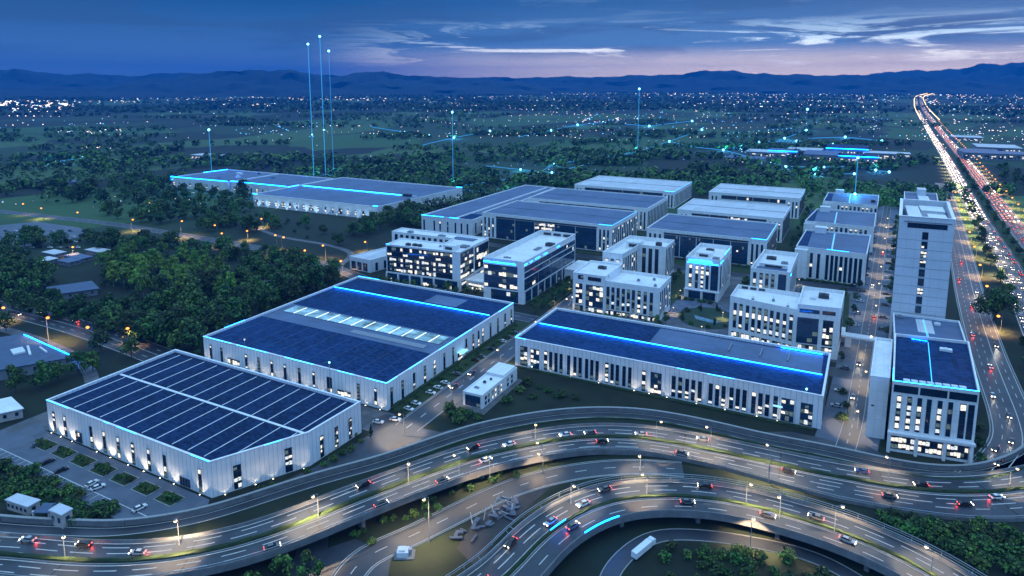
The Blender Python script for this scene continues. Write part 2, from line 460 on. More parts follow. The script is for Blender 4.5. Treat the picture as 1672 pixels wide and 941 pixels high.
def lerp_tab(tab):
    def f(t):
        for (a, u), (b, v) in zip(tab, tab[1:]):
            if t <= b: return u + (v - u) * max(0, (t - a)) / (b - a)
        return tab[-1][1]
    return f
def dashes(mb, fr, o, dz, wid=.18, on=4.0, gap=6.0, m=0):
    P = [Vector(p) for p in off(fr, o, dz)]; acc = 0.0; seg = []
    per = on + gap
    for a, b in zip(P, P[1:]):
        L = (b - a).length
        if L == 0: continue
        n = max(1, int(L / 1.0)); d = (b - a) / n
        nx, ny = -d.y / d.length, d.x / d.length
        for k in range(n):
            q = a + d * k; r = a + d * (k + 1)
            if (acc % per) < on:
                mb.quad((q.x + nx * wid, q.y + ny * wid, q.z), (q.x - nx * wid, q.y - ny * wid, q.z), (r.x - nx * wid, r.y - ny * wid, r.z), (r.x + nx * wid, r.y + ny * wid, r.z), m)
            acc += L / n
def line(mb, fr, o, dz, wid=.12, m=0):
    f = o if callable(o) else (lambda t: o)
    mb.strip(off(fr, lambda t: f(t) + wid, dz), off(fr, lambda t: f(t) - wid, dz), m)
def flat(name, pts, z, m, label, kind='structure', cat=None):
    b = MB(); b.poly([(x, y, z) for x, y in pts])
    me_o = b.build(name, m); tag(me_o, label, cat or name.replace('_', ' '), kind=kind)
    return me_o
def hedge_sweep(mb, fr, o, w_, h, m=0):
    rnd = random.Random(int(abs(o if not callable(o) else 1) * 100) + len(fr))
    path = shifted(fr, o); n = len(mb.v)
    prof = lambda: [(-w_ * rnd.uniform(.8, 1.1), 0), (-w_ * rnd.uniform(.7, 1.15), h * rnd.uniform(.5, .8)), (-w_ * rnd.uniform(.1, .6), h * rnd.uniform(.8, 1.25)), (w_ * rnd.uniform(.1, .6), h * rnd.uniform(.8, 1.25)), (w_ * rnd.uniform(.7, 1.15), h * rnd.uniform(.5, .8)), (w_ * rnd.uniform(.8, 1.1), 0)]
    for x, y, z, nx, ny in path:
        for q, hh in prof(): mb.v.append((x + nx * q, y + ny * q, z + hh))
    for i in range(len(path) - 1):
        for j in range(5):
            mb.f.append((n + i * 6 + j, n + i * 6 + j + 1, n + (i + 1) * 6 + j + 1, n + (i + 1) * 6 + j)); mb.m.append(m)
WALLP = [(-.22, 0), (-.16, .95), (.16, .95), (.22, 0)]
def rail_fence(mb, fr, o, h=1.2, every=3, m=0):
    p = shifted(fr, o)
    mb.sweep(p, [(-.07, h - .14), (-.07, h), (.07, h), (.07, h - .14)], m)
    mb.sweep(p, [(-.05, h * .5), (-.05, h * .5 + .1), (.05, h * .5 + .1), (.05, h * .5)], m)
    for i in range(0, len(p), every):
        x, y, z = p[i][:3]; mb.box(x - .08, y - .08, z, x + .08, y + .08, z + h, m)

# the expressway: a pair of carriageways curving across the picture, on a low viaduct left of the middle
MP = [(-150, 905, .3), (0, 906, .3), (106, 917, .6), (213, 919, 1.6), (310, 907, 3.4), (400, 888, 4.8), (496, 854, 5.6), (580, 820, 5.6), (666, 787, 5.2), (784, 746, 4.0), (860, 730, 3.0), (916, 719, 2.2), (993, 714, 1.4), (1076, 720, .8), (1172, 739, .5), (1260, 758, .4), (1348, 777, .3), (1476, 799, .3), (1540, 806, .3), (1604, 806, .3), (1672, 800, .3), (1760, 780, .3)]
MC = frames(relax(smooth([(*G(x, y, z), z) for x, y, z in MP], 3.0), 12))
UP = lerp_tab([(0, 8.6), (.35, 8.8), (.5, 9.6), (.7, 10.6), (1, 10.6)])
DN = lerp_tab([(0, -9.0), (.35, -8.6), (.5, -9.4), (.68, -10.5), (.78, -14.5), (1, -15)])
root = thing('expressway', 'curved dual carriageway expressway with hedge median, rising on a low viaduct', 'expressway', (0, 0, 0))
mb = MB(); mb.strip(off(MC, UP), off(MC, DN))
mb.build('road_surface', M['asphalt'], root)
mb = MB()
path = MC
n0 = len(mb.v)
U, D = off(MC, UP, -.004), off(MC, DN, -.004)
for s_, e in ((U, 1), (D, -1)):
    lo = [(x, y, max(z - 1.3, -.5)) for x, y, z in s_]; mb.strip(s_, lo) if e < 0 else mb.strip(lo, s_)
mb.strip([(x, y, max(z - 1.3, -.5)) for x, y, z in D], [(x, y, max(z - 1.3, -.5)) for x, y, z in U])
mb.build('deck', M['concrete'], root)
for f_ in (UP, DN):
    mb = MB(); mb.sweep(shifted(MC, lambda t: f_(t) - (.25 if f_ is UP else -.25)), WALLP)
    mb.build('parapet', M['concrete'], root)
mb = MB(); rail_fence(mb, MC, lambda t: DN(t) + .25, 1.7, 3); mb.build('railing', M['rail'], root)
mb = MB(); mb.sweep(MC, [(-1.0, 0), (-1.0, .28), (1.0, .28), (1.0, 0)]); mb.build('median_kerb', M['kerb'], root)
mb = MB(); hedge_sweep(mb, [(x, y, z + .28, nx, ny) for x, y, z, nx, ny in MC], 0.0, .75, .95); mb.build('median_hedge', M['hedge'], root)
mb = MB()
for sgn, f_ in ((1, UP), (-1, DN)):
    line(mb, MC, lambda t: f_(t) - sgn * .85, .03, .20); line(mb, MC, sgn * 1.5, .03, .18)
    dashes(mb, MC, sgn * 3.6, .03, .17, 7, 5); dashes(mb, MC, sgn * 6.1, .03, .17, 9, 5)
dashes(mb, [p for i, p in enumerate(MC) if i > len(MC) * .72], -8.6, .03, .16, 5, 7)
mb.build('lane_markings', M['paint'], root)
for i in range(5, len(MC) - 1, 11):
    mb = MB(); a_, b_ = off(MC, UP, .02)[i], off(MC, DN, .02)[i]; d_ = (Vector(MC[i + 1][:3]) - Vector(MC[i][:3])).normalized() * .22
    mb.quad(tuple(Vector(a_) - d_), tuple(Vector(b_) - d_), tuple(Vector(b_) + d_), tuple(Vector(a_) + d_)); mb.build('expansion_joint', M['tyre'], root)
for i in range(0, len(MC), 7):
    x, y, z, nx, ny = MC[i]
    if z < 2.6: continue
    for o in (5.2, -5.2):
        mb = MB(); mb.obox(x + nx * o, y + ny * o, -.2, 1.3, 3.0, z - 1.05, math.atan2(ny, nx) + math.pi / 2); mb.build('pier', M['concrete'], root)

# the loop ramp in the lower right
RP = [(770, 985), (834, 941), (884, 880), (948, 838), (999, 819), (1050, 811), (1140, 813), (1220, 825.5), (1348, 861), (1444, 899), (1527, 941), (1600, 990)]
RC = frames(relax(smooth([(*G(x, y, 5.0), 5.0) for x, y in RP], 3.0), 10))
root = thing('loop_ramp', 'tight elevated loop ramp with railed outer edge and blue lit inner barrier', 'ramp', (0, 0, 0))
RU, RD = 9.0, -8.2
mb = MB(); mb.strip(off(RC, RU), off(RC, RD)); mb.build('road_surface', M['asphalt'], root)
mb = MB()
for o, e in ((RU, 1), (RD, -1)):
    a = off(RC, o, -.004); b = off(RC, o, -1.5)
    mb.strip(b, a) if e > 0 else mb.strip(a, b)
mb.strip(off(RC, RD, -1.5), off(RC, RU, -1.5)); mb.build('deck', M['concrete'], root)
for o in (RU - .25, RD + .25):
    mb = MB(); mb.sweep(shifted(RC, o), WALLP); mb.build('parapet', M['concrete'], root)
mb = MB(); rail_fence(mb, RC, RU + 1.9, 1.6, 2); rail_fence(mb, RC, RU - .25, 1.5, 3)
for i in range(0, len(RC), 4):
    x, y, z, nx, ny = RC[i]; mb.tube((x + nx * (RU - .2), y + ny * (RU - .2), z - .3), (x + nx * (RU + 1.9), y + ny * (RU + 1.9), z), .09, n=5)
mb.build('railing', M['rail'], root)
mb = MB(); mb.sweep(RC, [(-.8, 0), (-.8, .25), (.8, .25), (.8, 0)]); mb.build('median_kerb', M['kerb'], root)
mb = MB(); hedge_sweep(mb, [(x, y, z + .25, nx, ny) for x, y, z, nx, ny in RC], 0.0, .55, .8); mb.build('median_hedge', M['hedge'], root)
mb = MB()
line(mb, RC, RU - .8, .03, .14); line(mb, RC, RD + .8, .03, .14); line(mb, RC, 1.2, .03, .12); line(mb, RC, -1.2, .03, .12)
dashes(mb, RC, 3.8, .03, .16, 8, 5); dashes(mb, RC, 6.1, .03, .16, 8, 5); dashes(mb, RC, -4.7, .03, .15, 5, 6); mb.build('lane_markings', M['paint'], root)
for i in range(2, len(RC), 8):
    x, y, z, nx, ny = RC[i]
    for o in (5.0, -4.5):
        mb = MB(); mb.obox(x + nx * o, y + ny * o, -.2, 1.3, 2.2, z - 1.25, math.atan2(ny, nx) + math.pi / 2); mb.build('pier', M['concrete'], root)
k0 = min(range(len(RC)), key=lambda i: abs(RC[i][0] - G(985, 852, 5)[0]) + abs(RC[i][1] - G(985, 852, 5)[1]))
seg = shifted(RC[k0 - 2:k0 + 4], RD + .25)
mb = MB(); mb.sweep([(x, y, z + .96, nx, ny) for x, y, z, nx, ny in seg], [(-.18, 0), (-.18, .18), (.18, .18), (.18, 0)]); mb.build('led_strip', M['led'], root)
seg = shifted(RC[k0 - 4:k0 - 1], .0)
mb = MB(); mb.sweep([(x, y, z + 1.15, nx, ny) for x, y, z, nx, ny in seg], [(-.10, 0), (-.10, .12), (.10, .12), (.10, 0)]); mb.build('led_strip', M['led'], root)

# side street behind a long wall, between the works and the expressway
SP = [(-60, 845), (60, 856), (119, 857), (170, 861), (255, 853), (341, 836), (420, 811), (520, 779), (624, 751), (745, 709), (820, 690), (916, 675), (999, 672), (1076, 678), (1172, 697), (1242, 714), (1348, 734), (1425, 751), (1495, 765), (1572, 769.6), (1622, 760), (1668, 739), (1700, 700)]
SF = frames(relax(smooth([G(x, y, 0) for x, y in SP], 3.0), 8))
root = thing('boundary_wall', 'long low concrete wall curving in front of the works and white office', 'wall', (0, 0, 0))
mb = MB(); mb.sweep(SF, [(-.35, -.1), (-.35, 1.9), (.35, 1.9), (.35, -.1)]); mb.build('wall_body', M['concrete'], root)
mb = MB(); mb.sweep([(x, y, 1.9, a, b) for x, y, z, a, b in SF], [(-.5, 0), (-.5, .22), (.5, .22), (.5, 0)]); mb.build('coping', M['kerb'], root)
mb = MB()
for i in range(4, len(SF), 6):
    x, y, z, nx, ny = SF[i]; mb.obox(x - nx * .55, y - ny * .55, 0, .5, .4, 1.85, math.atan2(ny, nx))
mb.build('buttress', M['concrete'], root)
mb = MB(); mb.strip(off(SF, -.7, .03), off(SF, -5.2, .03)); tag(mb.build('service_lane', M['asphalt_old']), 'narrow dark lane below the long concrete wall', 'road', kind='structure')
mb = MB(); line(mb, SF, -4.8, .05, .1); line(mb, SF, -1.1, .05, .1); tag(mb.build('lane_markings', M['paint']), 'white edge lines of the narrow lane', 'road marking', kind='structure')
mb = MB(); hedge_sweep(mb, [p for i, p in enumerate(SF) if i > 45], -5.9, .5, .5); tag(mb.build('verge_planting', M['hedge']), 'low strip of planting between narrow lane and expressway', 'hedge')

# ground-level slip road under the viaduct
TP = [(545, 990), (585, 915), (650, 886), (720, 852), (820, 803), (905, 777), (990, 764), (1060, 763), (1115, 767)]
TF = frames(relax(smooth([G(x, y, 0) for x, y in TP], 3.0), 6))
mb = MB(); mb.strip(off(TF, 4.6, .03), off(TF, -4.6, .03)); tag(mb.build('slip_road', M['asphalt_old']), 'two lane ground level slip road beside the viaduct', 'road', kind='structure')
mb = MB(); line(mb, TF, 4.2, .05, .1); line(mb, TF, -4.2, .05, .1); dashes(mb, TF, 0, .05, .14, 4, 7); tag(mb.build('lane_markings', M['paint']), 'white lines on the ground level slip road', 'road marking', kind='structure')
mb = MB()
for o in (4.9, -4.9): mb.sweep(shifted(TF, o), [(-.15, 0), (-.15, .14), (.15, .14), (.15, 0)])
tag(mb.build('kerb', M['kerb']), 'pale kerbs of the ground level slip road', 'kerb', kind='structure')
UPth = [G(*p) for p in [(470, 985), (500, 925), (512, 880), (500, 840)]]
mb = MB(); uf = frames(smooth(UPth, 3)); mb.strip(off(uf, 4.5, .022), off(uf, -4.5, .022)); tag(mb.build('underpass_road', M['asphalt_old']), 'dark road dipping under the viaduct', 'road', kind='structure')
flat('road_junction', [G(*p) for p in [(505, 905), (580, 880), (640, 905), (625, 990), (480, 990)]], .026, M['asphalt_old'], 'dark asphalt fork where the two slip roads meet')
# inner path of the loop
UP_ = [(985, 985), (996, 936), (1035, 894), (1072, 875), (1124, 873), (1172, 877), (1220, 884), (1308, 903), (1372, 930), (1440, 975)]
UF = frames(relax(smooth([G(x, y, 0) for x, y in UP_], 2.5), 4))
mb = MB(); mb.strip(off(UF, 2.5, .03), off(UF, -2.5, .03)); tag(mb.build('loop_path', M['asphalt_old']), 'narrow path following the inside of the loop ramp', 'path', kind='structure')
mb = MB()
for o in (2.6, -2.6): mb.sweep(shifted(UF, o), [(-.14, 0), (-.14, .14), (.14, .14), (.14, 0)])
tag(mb.build('kerb', M['kerb']), 'pale kerbs along the path inside the loop', 'kerb', kind='structure')
flat('bare_ground', [G(*p) for p in [(745, 895), (775, 850), (850, 800), (905, 790), (860, 830), (800, 895), (775, 925)]], .012, M['earth'], 'patch of bare grey earth beside the loop ramp')
flat('rough_grass', [G(*p) for p in [(625, 930), (640, 890), (720, 850), (905, 790), (1000, 770), (850, 860), (790, 960), (700, 985)]], .006, M['grass_dry'], 'rough brownish grass between slip road and loop')

# the service road and the highway on the right
VF = frames(smooth([(46.5, 268), (55, 285), (62.5, 306), (65.2, 330), (66.2, 372), (67.6, 420), (72.4, 516), (80, 631), (88, 760), (96, 900), (106, 1080)], 5))
mb = MB(); mb.strip(off(VF, 8.0, .03), off(VF, -8.0, .03)); tag(mb.build('service_road', M['asphalt_old']), 'four lane service road right of the white tower', 'road', kind='structure')
mb = MB(); line(mb, VF, 7.3, .055, .14); line(mb, VF, -7.4, .055, .14); line(mb, VF, -2.2, .055, .16); dashes(mb, VF, 4.2, .055, .14, 4, 6); dashes(mb, VF, 1.0, .055, .14, 4, 6); dashes(mb, VF, -4.9, .055, .14, 4, 6)
tag(mb.build('lane_markings', M['paint']), 'white lane lines of the service road', 'road marking', kind='structure')
mb = MB()
for o in (8.3, -8.3): mb.sweep(shifted(VF, o), [(-.2, 0), (-.2, .15), (.2, .15), (.2, 0)])
tag(mb.build('kerb', M['kerb']), 'kerbs of the service road', 'kerb', kind='structure')
HX = [(68, 250), (78, 320), (88.8, 452), (100, 614), (106, 782), (118, 1042), (138, 1495), (176, 2452), (262, 4300), (420, 6600), (700, 8300), (1150, 9300)]
HF = frames(relax(smooth(HX, 12), 4))      # left edge of the near carriageway
mb = MB(); mb.strip(off(HF, 0, .03), off(HF, -15.5, .03)); tag(mb.build('highway', M['asphalt']), 'near carriageway of the straight highway to the horizon', 'highway', kind='structure')
mb = MB(); mb.strip(off(HF, -26, .03), off(HF, -43.5, .03)); tag(mb.build('highway', M['asphalt']), 'far carriageway of the straight highway to the horizon', 'highway', kind='structure')
mb = MB()
for o in (-.5, -15.0, -26.5, -43.0): line(mb, HF, o, .06, .16)
NH = HF[:110]
for o in (-4.2, -7.8, -11.4, -30.5, -34.6, -38.7): dashes(mb, NH, o, .06, .16, 6, 9)
tag(mb.build('lane_markings', M['paint']), 'white lane lines of the highway', 'road marking', kind='structure')
mb = MB(); mb.sweep(shifted(HF[:160], -15.9), WALLP); mb.sweep(shifted(HF[:160], -25.6), WALLP); tag(mb.build('crash_barrier', M['concrete']), 'concrete barriers along the planted highway median', 'barrier')
mb = MB(); mb.strip(off(HF, -16.2, .02), off(HF, -25.3, .02)); tag(mb.build('median_grass', M['grass']), 'grass strip between the two highway carriageways', 'grass', kind='stuff')

# campus roads, pavings, lawns
flat('entrance_apron', [G(*p) for p in [(600, 712), (612, 683), (632, 676), (668, 685), (735, 640), (765, 615), (756, 640), (690, 700), (720, 706), (742, 700), (640, 745), (560, 768), (470, 798), (400, 822), (345, 838), (300, 843), (430, 800), (510, 765), (575, 728)]], .02, M['asphalt_old'], 'wide lamplit asphalt apron where the works street meets the wall')
flat('works_street', [(-161.2, 200), (-149.2, 205), (-148.4, 560), (-161.2, 560)], .034, M['asphalt_old'], 'street running back between the two long halls')
sf = frames([Vector((-155.2, y, 0)) for y in range(206, 560, 4)])
mb = MB(); dashes(mb, sf, 0, .06, .2, 4, 6); line(mb, sf, 5.4, .06, .1); line(mb, sf, -5.4, .06, .1); tag(mb.build('lane_markings', M['paint']), 'white lines of the works street', 'road marking', kind='structure')
for x in (-161.4, -149.0):
    mb = MB(); mb.box(x - .15, 214 if x < -160 else 240, 0, x + .15, 560, .15); tag(mb.build('kerb', M['kerb']), 'kerb along the %s side of the works street' % ('warehouse' if x < -160 else 'gatehouse'), 'kerb', kind='structure')
flat('yard', [(-292, 122.5), (-285, 118), (-199, 116), (-180, 130), (-186, 137), (-283, 137.3), (-300, 140), (-300, 128)], .02, M['court'], 'blue grey parking yard in front of the nearest warehouse')
mb = MB(); mb.box(-291, 121.5, .03, -192, 121.8, .06)
for k in range(22): mb.box(-286 + k * 3.2, 118.4, .03, -285.84 + k * 3.2, 121.6, .06)
tag(mb.build('bay_lines', M['paint']), 'white parking bay lines on the yard', 'road marking', kind='structure')
for k in range(7):
    x = -276 + k * 12.2
    flat('planting_bed', [(x, 128.6), (x + 8.4, 128.4), (x + 8.4, 133.6), (x, 133.9)], .16, M['grass'], 'rectangular grass bed in front of the nearest warehouse')
    mb = MB(); mb.ring([(x - .2, 128.2), (x + 8.6, 128.2), (x + 8.6, 134), (x - .2, 134)], [(x, 128.5), (x + 8.4, 128.5), (x + 8.4, 133.7), (x, 133.7)], 0, .2)
    tag(mb.build('kerb', M['kerb']), 'kerb round a bed in front of the nearest warehouse', 'kerb', kind='structure')
flat('forecourt', [(-300, 137.6), (-283, 137.6), (-283, 200), (-290, 214), (-300, 214)], .016, M['paving'], 'paved strip at the far left end of the warehouses')
flat('forecourt', [(-288, 197), (-166, 197), (-166, 213), (-288, 213)], .016, M['paving'], 'paved gap between the two warehouses')
flat('planting_strip', [(-170.6, 216), (-162, 216), (-162, 336), (-170.6, 336)], .03, M['grass'], 'grass strip with parked cars beside the big warehouse')
flat('cross_street', [(-149.2, 334), (22, 340), (22, 352), (-149.2, 346)], .03, M['asphalt_old'], 'street behind the long hall')
flat('campus_paving', [(-160, 352), (15, 358), (22, 500), (-160, 500)], .012, M['paving'], 'pale paving round the office blocks')
flat('back_street', [(-330, 484), (30, 490), (31, 501), (-330, 496)], .03, M['asphalt_old'], 'street between offices and laboratory halls')
AVP = [(3.5, 268), (6.5, 300), (9.5, 357), (16.0, 480), (21.5, 600), (28.5, 740), (34, 850)]
AF = frames(smooth(AVP, 4))
mb = MB(); mb.strip(off(AF, 11.5, .016), off(AF, -10.5, .016)); tag(mb.build('avenue_parking', M['court']), 'parking strips on both sides of the avenue', 'parking', kind='structure')
mb = MB(); mb.strip(off(AF, 3.7, .034), off(AF, -3.7, .034)); tag(mb.build('avenue', M['asphalt_old']), 'narrow lamplit avenue between the office blocks', 'road', kind='structure')
mb = MB(); dashes(mb, AF, 0, .06, .15, 3, 4); line(mb, AF, 3.4, .06, .1); line(mb, AF, -3.4, .06, .1); tag(mb.build('lane_markings', M['paint']), 'white lines of the avenue', 'road marking', kind='structure')
flat('office_drive', [G(*p) for p in [(1225, 706), (1290, 705), (1345, 716), (1372, 724), (1388, 732), (1410, 724), (1440, 742), (1500, 758), (1560, 766), (1600, 766), (1635, 745), (1655, 725), (1668, 736), (1640, 760), (1572, 771), (1495, 766), (1425, 751), (1348, 734), (1242, 714)]], .026, M['asphalt_old'], 'drive between the long wall and the white office')
# garden circle
gc = (-72.5, 393); n = 40
flat('garden_path', [(gc[0] + 22 * math.cos(2 * math.pi * i / n), gc[1] + 24 * math.sin(2 * math.pi * i / n)) for i in range(n)], .03, M['paving'], 'pale ring path round the garden circle')
flat('garden_lawn', [(gc[0] + 17 * math.cos(2 * math.pi * i / n), gc[1] + 19 * math.sin(2 * math.pi * i / n)) for i in range(n)], .05, M['grass'], 'round garden lawn between the office blocks')
flat('pool', [(gc[0] - 6, gc[1] - 5), (gc[0] + 5, gc[1] - 8), (gc[0] + 8, gc[1] - 4), (gc[0] - 2, gc[1] - 1), (gc[0] - 8, gc[1] + 1)], .075, M['water'], 'small pale blue pool in the round garden', cat='water')
for q, (x0, y0, x1, y1) in enumerate([(-145, 404, -118, 420), (-110, 402, -97, 480), (-118, 352.5, -98, 362), (-64, 420, -57, 480), (-28, 400, 2, 482), (-178, 366, -164.5, 480), (-215, 500.5, -180, 507), (-144, 500.5, -62, 516)]):
    flat('lawn', [(x0, y0), (x1, y0), (x1, y1), (x0, y1)], .03, M['grass'], 'lawn panel between office blocks and paths')

# country roads on the left
WR = frames(smooth([(-1100, 350), (-900, 366), (-818, 376), (-758, 382), (-651, 392), (-540, 392), (-462, 391), (-395, 383), (-338, 371), (-276, 352), (-200, 345), (-163, 343)], 6))
mb = MB(); mb.strip(off(WR, 6.0, .03), off(WR, -6.0, .03)); tag(mb.build('country_road', M['asphalt_old']), 'lamplit country road crossing the trees on the left', 'road', kind='structure')
mb = MB(); dashes(mb, WR, 0, .055, .16, 4, 6); line(mb, WR, 5.5, .055, .12); line(mb, WR, -5.5, .055, .12); tag(mb.build('lane_markings', M['paint']), 'white lines of the country road', 'road marking', kind='structure')
mb = MB(); bw = frames(smooth([(-560, 470), (-470, 432), (-400, 425), (-362, 412), (-345, 380)], 6)); mb.strip(off(bw, 2.6, .026), off(bw, -2.6, .026)); tag(mb.build('footpath', M['paving']), 'curving pale footpath beyond the country road', 'path', kind='structure')
XR = frames(smooth([(-620, 200), (-520, 205), (-464, 209), (-423, 211), (-380, 211), (-330, 208), (-296, 205)], 6))
mb = MB(); mb.strip(off(XR, 8.5, .03), off(XR, -8.5, .03)); tag(mb.build('side_road', M['asphalt_old']), 'wide side road coming in at the left edge', 'road', kind='structure')
mb = MB(); line(mb, XR, 8, .055, .14); line(mb, XR, -8, .055, .14); line(mb, XR, .2, .055, .14); dashes(mb, XR, 4, .055, .14, 4, 6); dashes(mb, XR, -4, .055, .14, 4, 6); tag(mb.build('lane_markings', M['paint']), 'white lines of the wide side road', 'road marking', kind='structure')
mb = MB(); xw = frames(smooth([(-440, 190), (-390, 190), (-350, 186), (-318, 176), (-298, 160), (-296, 130)], 5)); mb.strip(off(xw, 3, .026), off(xw, -3, .026)); tag(mb.build('footpath', M['paving']), 'pale path between low blue roofed hall and side road', 'path', kind='structure')
flat('car_park', [G(*p) for p in [(-40, 372), (60, 362), (130, 372), (150, 384), (60, 400), (-40, 412)]], .02, M['court'], 'dark car park with rows of vehicles at the left edge')

# ------------------------------------------------------------------ buildings
WINCACHE = {}
def window_mesh(wd, ht, cols, rows, lit, glass, frame, seed, bar=.10, blank=0.0):
    key = (round(wd, 1), round(ht, 1), cols, rows, lit, glass, frame, seed % 5, blank)
    if key in WINCACHE: return WINCACHE[key]
    rnd = random.Random(str(key)); b = MB(); d = .12
    b.box(-wd / 2, -d, 0, wd / 2, 0, bar * 1.4); b.box(-wd / 2, -d, ht - bar * 1.4, wd / 2, 0, ht)
    b.box(-wd / 2, -d, bar * 1.4, -wd / 2 + bar, 0, ht - bar * 1.4); b.box(wd / 2 - bar, -d, bar * 1.4, wd / 2, 0, ht - bar * 1.4)
    x0, x1, z0, z1 = -wd / 2 + bar, wd / 2 - bar, bar * 1.4, ht - bar * 1.4
    cw, ch = (x1 - x0) / cols, (z1 - z0) / rows
    for r in range(rows):
        rowlit = rnd.random() < lit
        for c in range(cols):
            m = 1
            if rnd.random() < (.85 if rowlit else lit * .35): m = rnd.choice((2, 2, 3, 4))
            elif rnd.random() < (.2 if lit > .2 else .03): m = 4
            a, e = x0 + c * cw, x0 + (c + 1) * cw
            q0, q1 = z0 + r * ch, z0 + (r + 1) * ch
            if m > 1 and ch > 1.6:            # lit room: sill zone and blind leave the pane partly dark
                s0 = q0 + ch * rnd.uniform(.05, .3); s1 = q1 - ch * rnd.uniform(.05, .35)
                b.quad((a, -.05, q0), (e, -.05, q0), (e, -.05, s0), (a, -.05, s0), 1)
                b.quad((a, -.05, s0), (e, -.05, s0), (e, -.05, s1), (a, -.05, s1), m)
                b.quad((a, -.05, s1), (e, -.05, s1), (e, -.05, q1), (a, -.05, q1), 1)
            else:
                b.quad((a, -.05, q0), (e, -.05, q0), (e, -.05, q1), (a, -.05, q1), m)
    mw = .05
    for c in range(1, cols): b.box(x0 + c * cw - mw, -.09, z0, x0 + c * cw + mw, -.04, z1)
    for r in range(1, rows): b.box(x0, -.10, z0 + r * ch - mw * 1.6, x1, -.04, z0 + r * ch + mw * 1.6)
    WINCACHE[key] = b.mesh('window', [M[frame], M[glass], M['lit'], M['lit2'], M['lit3']])
    return WINCACHE[key]
_ws = [0]
class Bld:
    """one building: walls with parapet, roof sheet, windows, strips; local origin at its front left corner"""
    def __init__(s, name, label, cat, poly, h, wall='white_wall', roof='roof_grey', par=1.1, group=None, rz=0.0, pt=.45, z0=0.0):
        s.o = poly[0]; s.h = h; s.z0 = z0
        s.root = thing(name, label, cat, (s.o[0], s.o[1], z0), rz, group)
        P = [(x - s.o[0], y - s.o[1]) for x, y in poly]; s.P = P
        n = len(P); inn = []
        for i in range(n):
            a, b, c = Vector(P[i - 1]), Vector(P[i]), Vector(P[(i + 1) % n])
            d1, d2 = (b - a).normalized(), (c - b).normalized()
            n1, n2 = Vector((-d1.y, d1.x)), Vector((-d2.y, d2.x))
            k = (n1 + n2) / (1 + n1.dot(n2))
            inn.append((b.x + k.x * pt, b.y + k.y * pt))
        s.inn = inn
        b = MB(); b.prism(P, 0, h - par, 0, cap=False); b.ring(P, inn, h - par, h, 0)
        b.build('wall', M[wall], s.root)
        b = MB(); b.poly([(x, y, h - par) for x, y in inn]); s.roof = b.build('roof', M[roof], s.root)
        cop = [(x + (x - q[0]) * .25, y + (y - q[1]) * .25) for (x, y), q in zip(P, inn)]
        b = MB(); b.ring(cop, inn, h, h + .12, 0); b.build('coping', M['parapet'], s.root)
        s.rz = h - par
    def edge(s, k): return Vector(s.P[k]), Vector(s.P[(k + 1) % len(s.P)])
    def win(s, k, u, z, wd, ht, cols=1, rows=3, lit=.3, glass='glass', frame='dark_trim', name='window', out=.0, bar=.10):
        """window centred u metres along wall k"""
        a, b = s.edge(k); d = (b - a).normalized(); p = a + d * u + Vector((d.y, -d.x)) * (.004 + out)
        _ws[0] += 1
        return link(name, window_mesh(wd, ht, cols, rows, lit, glass, frame, _ws[0], bar), s.root, (p.x, p.y, z), math.atan2(d.y, d.x))
    def wins(s, k, us, z, wd, ht, **kw):
        for u in us: s.win(k, u, z, wd, ht, **kw)
    def box(s, name, x0, y0, z0, x1, y1, z1, m='trim', parent=None):
        b = MB(); b.box(x0, y0, z0, x1, y1, z1); return b.build(name, M[m], parent or s.root)
    def led(s, k, u0, u1, z, m='led', t=.08, out=.06):
        if s.h - z < 1.7: z = s.h + .125; out = .03
        a, b = s.edge(k); d = (b - a).normalized(); q = Vector((d.y, -d.x))
        p0, p1 = a + d * u0 + q * out, a + d * u1 + q * out
        mb = MB(); mb.obox((p0.x + p1.x) / 2, (p0.y + p1.y) / 2, z, (p1 - p0).length, t, t * 1.5, math.atan2(d.y, d.x)); mb.build('led_strip', M[m], s.root)
    def unit(s, x, y, sx, sy, sz, m='frame'):
        """rooftop plant: casing on feet with a fan drum"""
        b = MB(); b.box(x - sx / 2, y - sy / 2, s.rz + .25, x + sx / 2, y + sy / 2, s.rz + sz)
        b.box(x - sx / 2, y - sy / 2 + .2, s.rz, x - sx / 2 + .3, y + sy / 2 - .2, s.rz + .25); b.box(x + sx / 2 - .3, y - sy / 2 + .2, s.rz, x + sx / 2, y + sy / 2 - .2, s.rz + .25)
        b.tube((x, y, s.rz + sz), (x, y, s.rz + sz + .3), min(sx, sy) * .33, n=12)
        b.build('rooftop_unit', M[m], s.root)
    def penthouse(s, x0, y0, x1, y1, h, m='white_wall', door=True):
        b = MB(); b.box(x0, y0, s.rz, x1, y1, s.rz + h); b.box(x0 - .2, y0 - .2, s.rz + h, x1 + .2, y1 + .2, s.rz + h + .2)
        o = b.build('penthouse', M[m], s.root)
        if door: self_w = (x1 - x0); link('louvre', window_mesh(self_w * .6, h * .6, 3, 5, 0.0, 'glass', 'dark_trim', 1), o, ((x0 + x1) / 2, y0 - .01, s.rz + h * .15))

def uplight(bld, k, u, power=60, tint=(1, .84, .60)):
    a, b = bld.edge(k); d = (b - a).normalized(); q = Vector((d.y, -d.x)); p = a + d * u + q * .9
    mb = MB(); mb.tube((0, 0, 0), (0, 0, .30), .20, .24, 8, 0, False); mb.poly([(.22 * math.cos(i * .785), .22 * math.sin(i * .785), .27) for i in range(8)], 1)
    o = mb.build('uplight', [M['dark_trim'], M['uplight']], bld.root, (p.x, p.y, 0))
    l = bpy.data.lights.new('uplight_lamp', 'SPOT'); l.energy = power; l.color = tint; l.spot_size = R(110); l.spot_blend = .8; l.shadow_soft_size = .2
    lo = link('uplight_lamp', l, o, (0, 0, .4)); lo.rotation_euler = Vector((-q.x * .35, -q.y * .35, 1)).to_track_quat('-Z', 'Y').to_euler()

